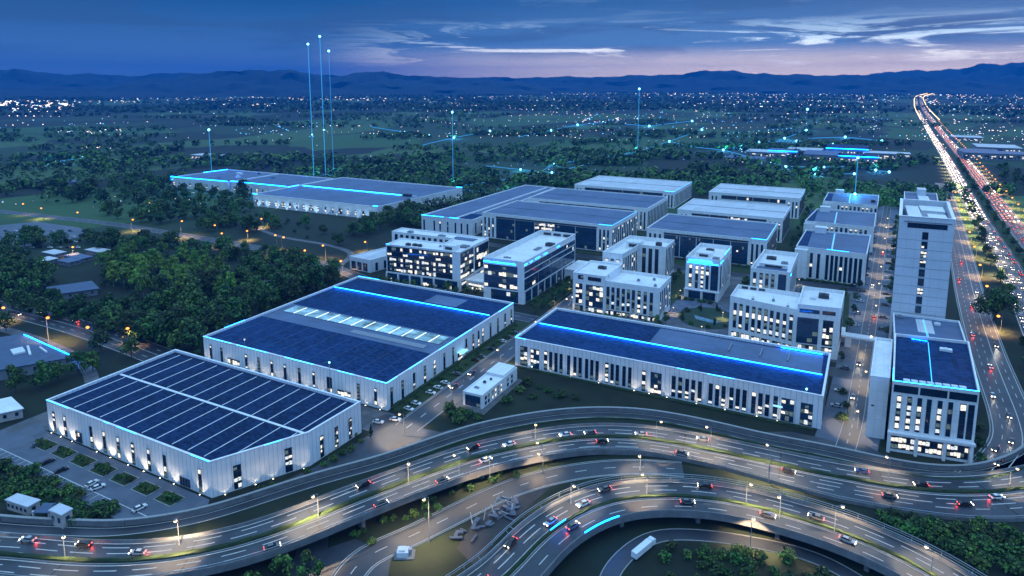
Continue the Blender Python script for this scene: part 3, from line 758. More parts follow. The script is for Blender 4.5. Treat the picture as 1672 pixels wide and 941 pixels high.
# A: nearest warehouse with striped solar roof
A = Bld('warehouse', 'nearest white ribbed warehouse with pale striped solar roof and clipped right corner', 'warehouse', [(-282, 138), (-186, 138), (-170.4, 167.8), (-169.2, 195), (-282, 195.6)], 13.2, 'panel_wall', 'roof_solar', 1.0, pt=.7)
for x in (-277.7, -270.2, -253, -244.8, -236.3, -227.7, -218.6, -209.8, -191.4): A.win(0, x + 282, .6, 1.7, 8.6, 1, 4, .45)
A.win(0, 20.5, .3, 4.2, 4.4, 3, 2, .85); A.win(0, 82.5, .2, 5.5, 3.4, 4, 1, .2, glass='glass', frame='frame', name='roller_door')
A.win(1, 8.5, .4, 2.6, 8.8, 2, 4, .6); A.win(1, 26, .4, 2.6, 9.2, 2, 4, .6); A.wins(2, (6, 13.5, 21), .4, 1.8, 8.6, cols=2, rows=5, lit=.4)
b = MB()
for k in range(13):
    x = 6 + k * 8.4
    b.box(x - .14, max(2.6, (x - 96) * 1.92 + 3.0), A.rz + .01, x + .14, 28.8, A.rz + .16); b.box(x - .14, 30.6, A.rz + .01, x + .14, 55.5, A.rz + .16)
b.build('roof_rib', M['parapet'], A.root)
b = MB(); b.box(1.5, 29.2, A.rz + .01, 111, 30.2, A.rz + .22); b.build('roof_ridge', M['parapet'], A.root)
for u0, u1 in ((.5, 15), (38, 41), (46, 57), (86.5, 95.8)): A.led(0, u0, u1, 12.9)
A.led(1, 18, 24, 12.9)
for u in (3, 9.5, 17, 33, 41.5, 52, 61, 70, 77.5, 91): uplight(A, 0, u, 2600)
for u in (4, 14, 20, 31): uplight(A, 1, u, 2400)

# B: big warehouse with skylight band
B = Bld('warehouse', 'large white warehouse with glowing skylight band and blue light line on its roof', 'warehouse', [(-286.2, 214), (-171, 214), (-171, 332), (-286.2, 332)], 12.4, 'panel_wall', 'roof_blue', 1.0, pt=.7)
for x in (-281, -273.2, -255.9, -247.5, -238.8, -230.3, -221.3, -212.5, -186.6, -177.1): B.win(0, x + 286.2, 1.2, 1.6, 7.8, 1, 4, .5)
B.win(0, 21.4, 1.4, 8.4, 3.2, 5, 1, .8); B.win(0, 91.4, .8, 7.6, 3.0, 4, 1, .8); B.win(0, 83, 1, 3, 7.4, 2, 3, .3)
for y in (217.1, 225, 233.6, 242.1, 250.1, 258.5, 266.5, 279, 286, 296, 304.4, 312.8, 321.3, 329): B.win(1, y - 214, .4, 1.7, 8.9, 1, 4, .4)
B.win(1, 77.5, .4, 1.6, 8.9, 1, 4, .2); B.win(1, 59, .1, 4.4, 4.6, 3, 2, .9, name='entrance')
b = MB(); b.box(115.2, 56.2, 4.9, 118.4, 61.8, 5.2); b.build('canopy', M['sign_glow'], B.root)
b = MB(); b.box(1, 36.6, B.rz + .01, 114, 59.5, B.rz + .10); b.build('roof_band', M['roof_slate'], B.root)
b = MB(); b.box(6, 47.4, B.rz + .11, 110, 57.2, B.rz + .5, 1, 0)
for k in range(12): x = 14 + k * 8.2; b.box(x - .22, 47.4, B.rz + .5, x + .22, 57.2, B.rz + .62, 2)
b.build('skylight', [M['skylight'], M['frame'], M['sky_bar']], B.root)
b = MB()
for k in range(11): x = 8 + k * 9.6; b.box(x - .07, 2.2, B.rz + .01, x + .07, 35.8, B.rz + .10)
b.build('roof_rib', M['roof_slate'], B.root)
b = MB(); b.box(1.5, 94.0, B.rz + .01, 112.5, 94.8, B.rz + .9); b.build('roof_ridge', M['frame'], B.root)
b = MB(); b.box(1.5, 93.82, B.rz + .66, 112.5, 93.97, B.rz + .82); b.build('led_strip', M['led_core'], B.root)
b = MB(); b.box(66, 98, B.rz + .01, 88, 112, B.rz + .12); b.build('roof_patch', M['roof_slate'], B.root)
b = MB(); b.box(60, 40, B.rz + .11, 106, 44, B.rz + .3); b.build('roof_walkway', M['frame'], B.root)
for u0, u1 in ((.3, 20), (24, 45), (56, 74), (88, 97), (104, 115)): B.led(0, u0, u1, 12.1)
B.led(1, .3, 7, 12.1); B.led(1, 16, 26, 12.1); B.led(1, 40, 70, 12.1); B.led(1, 100, 117.5, 12.1); B.led(3, 92, 105, 12.1); B.led(2, 98, 115, 12.3)

for u in (3, 18, 34, 43, 52, 61, 69, 78, 96, 104, 112): uplight(B, 0, u, 1300)  # added wall washers, put in to whiten the front wall
for u in (7, 15.5, 24, 32, 40.5, 49, 68, 87, 94.5, 103, 111): uplight(B, 1, u, 1300)  # added likewise to whiten the street side
# C: the long hall
C = Bld('long_hall', 'long white hall with groups of tall dark windows and a continuous blue roof light', 'hall', [(-143.9, 280.8), (-5.4, 282.6), (-4.6, 331.4), (-143.4, 330.4)], 14.3, 'panel_wall', 'roof_blue', 1.0, pt=.7)
cx = 143.9
C.win(0, -139 + cx, .8, 3.9, 9.9, 2, 4, .75); C.win(0, -133 + cx, .3, 4.6, 10, 3, 4, .35, glass='glass_teal'); C.win(0, -127.6 + cx + .3, .8, 1.7, 9.8, 1, 4, .95)
for x in (-124.6, -121.9, -119.2, -115.3, -112.1, -109.5, -106.2, -103.6, -101.0, -93.7, -91.2, -88.0, -85.3): C.win(0, x + cx, .8, 1.6, 9.7, 1, 5, .06)
C.win(0, -95.7 - .6 + cx, .8, 1.7, 9.8, 1, 4, .95); C.win(0, -78.8 + cx, .5, 1.7, 9.8, 1, 4, .95); C.win(0, -73.2 + cx, .1, 5.0, 10.3, 3, 4, .45, glass='glass_teal', name='entrance')
for x in (-65.3, -62.4): C.win(0, x + cx, .8, 1.8, 9.7, 1, 5, .15)
for x in (-59.4, -56.7, -53.9, -49.3, -46.5, -43.9, -40.6, -38.0, -35.3, -31.6, -28.9, -26.2, -23): C.win(0, x + cx, .8, 1.7, 9.6, 1, 5, .08)
C.win(0, 125.6, .3, 5.0, 10.0, 3, 4, .4, glass='glass_teal'); C.win(0, 132.8, .3, 4.6, 9.6, 3, 4, .5, glass='glass_teal')
C.wins(1, (6, 13, 21, 29, 37, 44), .8, 2.0, 9.8, cols=1, rows=4, lit=.3)
C.wins(3, (7, 15, 24, 33, 42), .8, 2.0, 9.8, cols=1, rows=4, lit=.2)
for u in (9, 19, 30, 44, 61, 68, 76, 89, 101, 114, 122): uplight(C, 0, u, 1300)  # added wall washers that make the hall front whiter
b = MB(); b.box(2, 24.2, C.rz + .01, 137, 25.0, C.rz + .9); b.build('roof_ridge', M['frame'], C.root)
b = MB(); b.box(2, 24.02, C.rz + .66, 137, 24.17, C.rz + .82); b.build('led_strip', M['led_core'], C.root)
b = MB(); b.box(60, 27, C.rz + .01, 136.5, 48.0, C.rz + .08); b.build('roof_band', M['roof_slate'], C.root)
for x in (96, 110, 122): C.box('roof_frame', x, 33, C.rz + .09, x + .5, 43, C.rz + .9, 'frame')
b = MB(); b.box(118, 48.25, C.rz + .5, 136, 48.42, C.rz + .72); b.build('led_strip', M['led'], C.root)
C.led(0, 93, 104, 13.9); C.led(0, 80, 86, 13.9); C.led(0, .3, 6, 13.9); C.led(3, 44, 49, 13.9)
C.box('sign', 120.2, -.35, 6.6, 123.8, -.02, 7.3, 'sign_glow')

# D: white office at the right with the white annex, rooms behind and tower
D = Bld('office_block', 'white office with slot windows, lit ground floor and blue edged roof near the curved drive', 'office', [(17.8, 277), (45.4, 281.2), (48.4, 336), (20.4, 332)], 28.2, 'white_wall', 'roof_blue', 1.1, pt=.5)
for u, l in ((2.6, .95), (6.1, .95), (9.4, .8), (12.5, .05), (16.0, .9), (19.4, .5), (23.4, .05), (26, .05)): D.win(0, u, 9.2, 1.55 if u < 22 else 2.0, 13.6, 1, 5, l)
b = MB()
for x0, x1 in ((.5, 8.6), (9.2, 18), (18.6, 27.4)): b.box(x0, -.12, 24.0, x1, -.004, 26.9)
o = b.build('clerestory', M['glass'], D.root, rz=math.atan2(4.2, 27.6))
for u0, wd, l in ((5.0, 8, .95), (14, 8, .75), (23, 7, .75)): D.win(0, u0, 1.2, wd, 5.2, 6, 2, l, name='shopfront')
b = MB(); b.box(-.3, -1.6, 7.4, 28.2, -.01, 8.3); b.build('cornice', M['trim'], D.root, rz=math.atan2(4.2, 27.6))
for x in (.3, 9.4, 18.6, 27.2): b = MB(); b.box(x - .5, -1.4, 0, x + .5, -.2, 7.4); b.build('column', M['trim'], D.root, rz=math.atan2(4.2, 27.6))
D.wins(3, (8, 16, 24, 32, 40, 48), 9, 1.8, 13, cols=1, rows=5, lit=.1); D.wins(1, (8, 16, 24, 32, 40, 48), 9, 1.8, 13, cols=1, rows=5, lit=.2)
D.led(0, .1, 27.7, 27.4, 'led_core', .10); D.led(1, .1, 12, 27.6, 'led_soft'); D.led(3, 42, 54.6, 27.6)
b = MB(); b.box(12.7, 4, D.rz + .12, 12.95, 53, D.rz + .25); b.build('led_strip', M['led_soft'], D.root, rz=-.045)
b = MB(); b.box(9, 53.4, D.rz + .3, 15, 53.5, D.rz + .42); b.build('led_strip', M['led'], D.root)
b = MB()
for k in range(8): b.box(4 + k * 2.6, 1.5, D.rz, 6.1 + k * 2.6, 3.0, D.rz + 1.4, 0); 
b.build('roof_skylight', M['trim'], D.root, rz=.15)
D.unit(21, 45, 4.4, 2.4, 1.2, 'trim')
AN = Bld('annex', 'plain windowless white block on the avenue side of the white office', 'annex', [(10.6, 284.6), (17.2, 285.6), (19.6, 331), (13, 330)], 25.6, 'white_wall', 'roof_white', .8)
AN.win(0, 1.6, 13.2, 1.0, .6, 1, 1, 0, name='vent')
PD = Bld('podium', 'low blue roofed podium between the white office and the tower', 'podium', [(21.2, 336.6), (50.4, 338), (51.4, 390.4), (22.4, 389)], 20, 'white_wall', 'roof_slate', .9)
PD.wins(3, (6, 14, 22, 30, 38, 46), 2, 3, 15, cols=2, rows=4, lit=.3); PD.wins(1, (6, 14, 22, 30, 38, 46), 2, 3, 15, cols=2, rows=4, lit=.4)
PD.box('roof_band', 11, 30, PD.rz + .01, 18, 50, PD.rz + .2, 'roof_grey'); PD.box('roof_walkway', 14.6, 16, PD.rz + .21, 15, 50, PD.rz + .4, 'parapet'); PD.box('led_strip', 14.2, 16, PD.rz + .22, 14.4, 50, PD.rz + .36, 'led_soft')
PD.unit(4, 48, 3, 2.2, 1.4); PD.unit(20, 44, 2.6, 2, 1.4, 'trim')
T = Bld('tower', 'tall pale windowless tower with one central column of windows', 'tower', [(21.4, 391.4), (45.6, 392.8), (48.2, 450), (24.4, 448.6)], 71.2, 'tower_wall', 'roof_slate', 5.6, pt=1.2)
for k in range(9): T.win(0, 12.1, 20.8 + k * 4.86, 2.7, 3.9, 2, 2, (.0, .0, .55, .1, .0, .5, .8, .75, .2)[k])
b = MB()
for k in range(9): b.box(-.06, -.07, 20.2 + k * 4.86, 24.2, -.004, 20.36 + k * 4.86)
b.build('panel_joint', M['frame'], T.root, rz=math.atan2(1.4, 24.2))
T.win(0, 12.6, 65.4, 17.5, 2.6, 8, 1, .0, name='ribbon_window')
b = MB(); b.box(2.2, -.25, 68.4, 23.2, -.01, 68.8); b.build('ledge', M['frame'], T.root, rz=math.atan2(1.4, 24.2))
T.penthouse(5, 8, 11, 48, 3.2, 'roof_white', False); T.penthouse(14, 10, 22, 22, 3.8, 'roof_white', True); T.penthouse(12, 34, 23, 50, 3.4, 'roof_white', False)
for k in (1, 3): T.wins(k, [8 + i * 7 for i in range(7)], 22, 2.2, 42, cols=1, rows=9, lit=.25)
T.led(3, 0, 2, 70.6); T.led(1, 1, 3, 71)
T2 = Bld('tower', 'second pale block with grey roof standing behind the tall tower', 'tower', [(36, 610), (59, 612), (62, 664), (38, 662)], 45, 'tower_wall', 'roof_slate', 1.2)
T2.penthouse(11, 38, 17, 50, 5.5, 'tower_wall', False); T2.box('roof_band', 11, 12, T2.rz + .01, 18.5, 38, T2.rz + .5, 'roof_white'); T2.wins(0, (5, 12, 19), 4, 2.4, 36, cols=1, rows=9, lit=.3)

# offices O1..O7
def roof_clutter(bl, spots):
    for x, y, sx, sy, sz, m in spots: bl.unit(x, y, sx, sy, sz, m)
O1 = Bld('office_block', 'dark glazed U shaped office on columns with rows of lit windows', 'office', [(-287, 363), (-229.6, 367.5), (-232.5, 412), (-309, 411), (-308, 397), (-254, 399), (-252.5, 384.5), (-288.5, 383)], 27.2, 'white_wall', 'roof_white', .9)
def band(bl, k, u0, u1, z0, z1, rows, cols, lit, glass='glass', litrow=None, name='ribbon_window'):
    hh = (z1 - z0) / rows
    for r in range(rows):
        l = litrow[r] if litrow else lit
        bl.win(k, (u0 + u1) / 2, z0 + r * hh + .05, u1 - u0, hh - .12, cols, 1, l, glass=glass, frame='dark_trim', name=name, bar=.12)
L1_ = 57.5
for q in range(4):
    a, e = .8 + q * 12.9, .8 + (q + 1) * 12.9 - .2
    band(O1, 0, a, e, 7.9, 26.2, 5, 7, .5, litrow=[(.75, .6, .7, .35)[q], .6, .6, .45, (.75, .2, .9, .9)[q]])
b = MB(); b.box(52.2, -.5, 7.2, 58.1, -.01, 27.35); b.build('corner_pier', M['trim'], O1.root, rz=math.atan2(4.5, 57.4))
b = MB(); b.box(-.2, -.45, 6.9, 52, -.01, 7.8); b.build('floor_beam', M['trim'], O1.root, rz=math.atan2(4.5, 57.4))
for k in range(7): x = .2 + k * 9.4; b = MB(); b.box(x - .5, -.9, 0, x + .5, -.15, 6.9); b.build('column', M['trim'], O1.root, rz=math.atan2(4.5, 57.4))
for q in range(6): O1.win(0, 5 + q * 9.4, .4, 8.2, 6.2, 5, 2, .12, glass='glass_teal', name='glazed_lobby')
band(O1, 1, .6, 20, 7.9, 26.2, 5, 6, .35); band(O1, 1, 22, 44, 8.5, 25.5, 3, 8, .6, litrow=[.3, .95, .2]); O1.win(1, 22, .4, 40, 6, 14, 2, .3, name='glazed_lobby')
for k in (4,): O1.wins(k, [4 + i * 4.9 for i in range(10)], 12, 2.6, 13.5, cols=1, rows=3, lit=.1)
band(O1, 3, 1, 13, 8, 26, 5, 5, .3)
O1.penthouse(42, 8, 51, 14, 3.2); roof_clutter(O1, [(52, 20, 6, 4, 1.6, 'frame'), (14, 7, 3.4, 2.2, 1.5, 'dark_trim'), (19, 8, 3.4, 2.2, 1.5, 'dark_trim'), (23, 8, 2.6, 2.2, 1.5, 'dark_trim'), (-8, 40, 4, 3, 1.3, 'frame'), (20, 40, 5, 3, 1.3, 'frame'), (36, 14, 1.4, 1.4, 1.0, 'frame')])
O1.box('roof_band', 30, 37, O1.rz + .01, 48, 45, O1.rz + .25, 'roof_slate'); O1.led(0, 0, 3, 26.6)
b = MB(); b.box(-228.6, 374, 0, -211, 392, 6.4); b.box(-229, 373.4, 6.4, -210.4, 392.4, 7)
LB = thing('link_building', 'low flat roofed link between the two glazed offices', 'link block', (-229, 374, 0)); o = b.build('wall', M['white_wall'], LB, (229, -374, 0))
link('window', window_mesh(15, 4.6, 6, 2, .5, 'glass_teal', 'dark_trim', 2), LB, (9.5, -.02, .5))
O2 = Bld('office_block', 'blue glazed office on thin columns with a lit roof edge and long open roof frame', 'office', [(-208.4, 362), (-180.2, 363.6), (-180.6, 450), (-208.8, 450)], 27.8, 'white_wall', 'roof_white', 3.2, pt=.5)
band(O2, 0, .6, 24, 8.6, 24.0, 4, 9, .25, 'glass_teal'); b = MB(); b.box(24.2, -.5, 8.2, 28.6, -.01, 27.9); b.build('corner_pier', M['trim'], O2.root, rz=.057)
for q in range(4):
    a = 1 + q * 21.2; band(O2, 1, a, a + 20.8, 8.6, 24.2, 4, 9, .08, 'glass_teal', [.06, .04, .03, .02])
for z in (8.2, 16.3, 20.3, 24.3): O2.box('floor_beam', 28.21, .2, z, 28.55, 86, z + .4, 'trim')
for k in range(9): y = 3 + k * 10; b = MB(); b.box(27.6, y - .45, 0, 28.5, y + .45, 8.2); b.build('column', M['trim'], O2.root)
O2.win(0, 15, .3, 19, 7.4, 7, 2, .15, glass='glass_teal', name='glazed_lobby'); O2.win(0, 2.6, .2, 4.6, 7.6, 1, 1, 0, glass='white_wall', frame='trim', name='door_panel')
O2.win(1, 42, .3, 82, 7.2, 26, 2, .10, glass='glass_teal', name='glazed_lobby')
for u0, u1 in ((.2, 5.5), (6, 12), (12.6, 15.5), (16, 22.5)): O2.led(0, u0, u1, 25.2, 'led', .30)
for u0, u1 in ((.5, 5), (9, 13), (17, 24), (30, 36), (52, 57)): O2.led(1, u0, u1, 25.4, 'led_core' if u0 < 1 else 'led', .2)
b = MB()
for y0, y1, x in [(3 + 9.2 * k, 10 + 9.2 * k, -.02) for k in range(9)]: b.box(-.5, y0, 25.4, -.02, y1, 27.0)
for k in range(3): b.box(3 + 8 * k, 85.9, 25.2, 9 + 8 * k, 85.98, 27)
b.build('parapet_opening', M['dark_trim'], O2.root)
roof_clutter(O2, [(21, 58, 6, 4, 2.2, 'dark_trim'), (17, 46, 3, 8, .8, 'frame'), (9, 16, 5, 1.4, .7, 'frame')])
b = MB(); b.box(28.6, 66, 0, 44, 92, 6.5); b.box(28.6, 65.6, 6.5, 44.4, 92.4, 7.1); b.build('side_block', M['white_wall'], O2.root)
O3 = Bld('office_block', 'five storey white office with a taller left end and slot windows by the garden', 'office', [(-149.4, 369.4), (-128.8, 369.9), (-128.6, 400.6), (-149.6, 400.4)], 23.8, 'white_wall', 'roof_white', 1.0)
O3.win(0, 4.0, 4.6, 4.4, 12.8, 2, 4, .75); O3.win(0, 13.9, 3.6, 11, 13.8, 5, 4, .5, glass='glass_teal'); O3.win(0, 13.8, 20, 8.4, 2.4, 4, 1, 0); O3.win(0, 5, 20.2, 3.4, 2.6, 2, 1, .9)
O3.win(0, 4, .3, 5.6, 3.4, 3, 1, .8); O3.win(0, 13.9, .3, 11, 3.0, 6, 1, .85); O3.wins(3, (6, 13, 20, 27), 4, 2.4, 14, cols=1, rows=4, lit=.3); O3.unit(12, 19, 5, 3, 1.6, 'dark_trim')
b = Bld  # wing
O3b = []
wb = MB(); P = [(20.7, .6), (53.2, 1.3), (53.2, 28.2), (20.7, 28.2)]
inn = [(21.1, 1.0), (52.8, 1.7), (52.8, 27.8), (21.1, 27.8)]
wb.prism(P, 0, 19.4, cap=False); wb.ring(P, inn, 19.4, 21.2); wb.poly([(x, y, 19.4) for x, y in inn], 1); wb.build('wing', [M['white_wall'], M['roof_white']], O3.root)
for x in (-127.0, -123.9, -120.7, -117.5, -114.4, -111.4, -108, -104.3, -100.7): link('window', window_mesh(1.9, 13.6, 1, 5, .5, 'glass', 'dark_trim', int(x * 7) % 5), O3.root, (x + 149.4, .6 + (x + 128.7) * .0215 - .03, 4.2), .0215)
for q in range(6): link('shopfront', window_mesh(4.6, 3.0, 3, 1, .8, 'glass', 'dark_trim', q), O3.root, (23.6 + q * 5.1, .6 + (2.9 + q * 5.1) * .0215 - .03, .4), .0215)
for q in range(6): link('window', window_mesh(1.8, 14, 1, 5, .2, 'glass', 'dark_trim', q), O3.root, (53.22, 4.4 + q * 4.2, 4.0), math.pi / 2)
wb = MB()
for k in range(5): wb.box(25 + k * 5.6, 28.0, 19.6, 29.4 + k * 5.6, 28.4, 20.9)
wb.build('parapet_opening', M['dark_trim'], O3.root)
wb = MB(); wb.box(20.72, 6, 19.42, 21.2, 25, 23.6); wb.build('trim_wall', M['trim'], O3.root)  # plain trim panel on the taller end, above the wing roof
for xx, yy in ((36, 14), (44, 20), (48, 8)):
    wb = MB(); wb.box(xx, yy, 19.4, xx + 1.6, yy + 1.4, 20.6); wb.tube((xx + .8, yy + .7, 20.6), (xx + .8, yy + .7, 20.9), .5, n=10); wb.build('rooftop_unit', M['frame'], O3.root)
O4 = Bld('office_block', 'white L shaped office with a recessed roof terrace behind the garden office', 'office', [(-150, 424), (-136, 424), (-134, 455), (-115, 456.2), (-114.8, 481), (-148.4, 480)], 24, 'white_wall', 'roof_white', 2.6)
O4.wins(1, [3 + i * 4 for i in range(7)], 4, 2, 16.5, cols=1, rows=5, lit=.1); O4.wins(2, (4, 8.5, 13), 2, 2.6, 20, cols=1, rows=6, lit=.05); O4.wins(3, (3, 7, 11, 15, 19, 22.5), 2, 1.8, 20, cols=1, rows=6, lit=.1); O4.wins(0, (3, 7, 11), 4, 2.4, 16, cols=1, rows=5, lit=.3)
O4.penthouse(7, 30, 17, 40, 4); O4.unit(27, 44, 4, 3, 2.6, 'dark_trim'); O4.wins(5, [5 + i * 6 for i in range(8)], 4, 2, 16, cols=1, rows=5, lit=.2)
for u0, u1 in ((2, 10), (13, 20), (24, 34)):
    wb = MB(); wb.box(-.08, u0, 22.2, -.02, u1, 23.4); wb.build('parapet_opening', M['dark_trim'], O4.root)
wb = MB(); wb.box(1.5, -24, 0, 14.5, -.4, 17.5); wb.box(1.2, -24, 17.5, 14.8, -.4, 18.3); wb.build('link_wing', M['white_wall'], O4.root)
def slab_office(name, label, poly, h, us, zt, glass_u, sign, rows=5, lit=.4):
    o = Bld(name, label, 'office', poly, h, 'white_wall', 'roof_white', 2.6)
    o.wins(0, us, 7.4, 1.9, zt - 7.4, cols=1, rows=rows, lit=lit); o.win(0, glass_u, 7.2, 4.6, zt - 6.6, 3, rows, .2, glass='glass_teal')
    return o
O5 = slab_office('office_block', 'small white office cube with bright blue lettering band along its roof edge', [(-93.6, 424.8), (-72.2, 425.2), (-72.2, 467.4), (-93.2, 467)], 27.3, (3.2, 7.2, 10.6, 13.8), 22.8, 18.2, True)
O5.win(0, 6.2, .3, 7.6, 5.4, 3, 2, .1, glass='glass_teal', name='glazed_lobby'); O5.win(0, 15.4, .3, 7.6, 5.4, 3, 2, .1, glass='glass_teal', name='glazed_lobby'); O5.win(1, 3.6, 7, 4, 16, 2, 5, .1, glass='glass_teal')
O5.wins(1, (12, 17, 22, 27, 32, 37), 6, 1.4, 17, cols=1, rows=5, lit=.05)
O5.box('floor_beam', -.3, -1.5, 6.0, 21.8, -.02, 6.6)
for x in (.3, 10.7, 20.9): wb = MB(); wb.box(x - .45, -1.4, 0, x + .45, -.4, 6.0); wb.build('column', M['trim'], O5.root)
O5.penthouse(3.5, 14, 13, 22, 2.6); O5.unit(17, 10, 4, 4, 1.8, 'frame'); O5.unit(9, 32, 5, 3.5, 1.6, 'dark_trim')
rr = random.Random(4); wb = MB(); x = 2.2
while x < 15.4:
    wd = rr.choice((.55, .7, .85)); zz = 24.5
    wb.box(x, -.4, zz, x + .18, -.06, zz + 1.3); wb.box(x + wd - .18, -.4, zz, x + wd, -.06, zz + 1.3); wb.box(x + .18, -.4, zz + rr.choice((.0, .55, 1.1)), x + wd - .18, -.06, zz + rr.choice((.75, 1.3)) ); x += wd + .35
wb.build('roof_sign', M['led_core'], O5.root); O5.led(0, 1, 20.5, 23.9, 'led', .2); O5.led(1, .5, 10, 25, 'led', .2); O5.led(1, 16, 34, 26.6, 'led', .12)
O6 = slab_office('office_block', 'small white office cube with a sunken blue roof court beside the flat fronted block', [(-54.2, 428.2), (-31.3, 428.2), (-31.1, 481), (-52.6, 481)], 24.2, (2.6, 6.4, 9.8, 13.2), 21.8, 18.6, False, 4, .6)
O6.wins(1, (8, 16, 24, 32, 40, 48), 5, 1.4, 15, cols=1, rows=4, lit=.05); O6.penthouse(3, 16, 20, 18, 2.2, 'white_wall', True); O6.box('roof_band', 2, 3, O6.rz + .01, 20, 16, O6.rz + .2, 'roof_slate'); O6.unit(8, 38, 6, 4, 1.8, 'dark_trim'); O6.unit(17, 30, 4, 4, 1.2, 'frame'); O6.led(1, 4, 9, 21, 'led', .2)
O7 = Bld('office_block', 'long white office with slot windows and a taller glazed right end, facing the long hall', 'office', [(-21.6, 358.4), (-1.9, 361), (-.9, 393), (-21.6, 392)], 27.2, 'white_wall', 'roof_white', 1.6)
O7.win(0, 5.2, 6.8, 10, 13.6, 4, 4, .25, glass='glass_teal'); O7.win(0, 14.6, 6.8, 4.8, 13.4, 3, 4, .7); O7.win(0, 5.6, 23, 9.4, 2.0, 2, 1, 0); O7.win(0, 14.6, 23, 6, 2.0, 2, 1, 0); O7.win(0, 5.6, 3.6, 9, 2.6, 5, 1, .8); O7.win(0, 14.6, 3.4, 5, 2.6, 3, 1, .8)
O7.unit(11, 22, 5, 4, 2.2, 'dark_trim'); O7.unit(6, 18, 3, 3, 1.0, 'trim'); O7.wins(1, (6, 12, 18, 24), 6, 2, 14, cols=1, rows=4, lit=.3)
wb = MB(); P = [(-34.6, 8.8), (-.04, 1.2), (-.04, 31.5), (-34.2, 32.4)]; inn = [(-34.1, 9.2), (-.5, 1.8), (-.5, 31.0), (-33.8, 31.9)]
wb.prism(P, 0, 21.6, cap=False); wb.ring(P, inn, 21.6, 23.8); wb.poly([(x, y, 21.6) for x, y in inn], 1); wb.build('wing', [M['white_wall'], M['roof_white']], O7.root)
ang = math.atan2(-7.6, 34.56)
for x in (-53.2, -50.1, -46.6, -43.4, -40.2, -37.0, -34.1, -30.9, -27.6, -24.4):
    xl = x + 21.6; link('window', window_mesh(1.8, 14.0, 1, 4, .65, 'glass', 'dark_trim', int(-x * 3) % 5), O7.root, (xl, 1.2 - (xl + .04) * .22 - .03, 6.4), ang)
for q in range(6):
    xl = -31 + q * 5.4; link('shopfront', window_mesh(4.4, 3.4, 3, 1, .85, 'glass', 'dark_trim', q), O7.root, (xl, 1.2 - (xl + .04) * .22 - .03, .8), ang)
wb = MB()
for k in range(7): wb.box(-32 + k * 4.6, 31.5, 21.9, -28.6 + k * 4.6, 32.5, 23.2)
wb.build('parapet_opening', M['dark_trim'], O7.root)
for xx, yy in ((-24, 12), (-14, 16), (-6, 8)):
    wb = MB(); wb.box(xx, yy, 21.6, xx + 1.4, yy + 1.2, 22.8); wb.tube((xx + .7, yy + .6, 22.8), (xx + .7, yy + .6, 24.2), .12, n=6); wb.build('rooftop_unit', M['frame'], O7.root)
# flat fronted blocks along the avenue
F1 = Bld('avenue_block', 'front one of the three grey roofed blocks along the avenue, ten slot windows', 'office', [(-34.4, 509), (10.4, 505.4), (13.4, 572), (-32, 570)], 22.6, 'white_wall', 'roof_slate', 1.0)
F2 = Bld('avenue_block', 'middle one of the three grey roofed blocks along the avenue', 'office', [(-36, 614), (16.4, 612), (18.6, 682), (-30, 680)], 21, 'white_wall', 'roof_slate', 1.0)
F3 = Bld('avenue_block', 'rear one of the three grey roofed blocks along the avenue, under a light beam', 'office', [(-27, 727), (20.7, 722), (23, 790), (-25, 786)], 21, 'white_wall', 'roof_slate', 1.0)
F1.wins(0, (10.5, 15.2, 20.8, 23.8, 26.6, 29.6, 32.6, 35.6, 38.7, 41.6), .8, 1.9, 18.0, cols=1, rows=5, lit=.18)
for f in (F2, F3): f.wins(0, [14 + 3.6 * i for i in range(10)], 14, 1.9, 4, cols=1, rows=2, lit=.35)
for f, yy in ((F1, 0), (F2, 3), (F3, 6)):
    f.wins(1, [6 + 7 * i for i in range(8)], 1, 2, 17, cols=1, rows=4, lit=.3)
    f.penthouse(9, 56, 17, 63, 4.4, 'white_wall', False); f.box('roof_walkway', 23, 3, f.rz + .01, 23.5, 60, f.rz + .2, 'parapet'); f.box('led_strip', 22.6, 3, f.rz + .02, 22.85, 60, f.rz + .2, 'led_soft'); f.box('roof_band', 1, 8, f.rz + .01, 7, 60, f.rz + .15, 'roof_blue'); f.box('side_wing', -.5, -4, 0, 8, -.02, f.h - 1.5, 'white_wall')
F1.led(0, 20, 34, 21.9, 'led', .1); F3.unit(44, 20, 4, 4, 2, 'dark_trim')
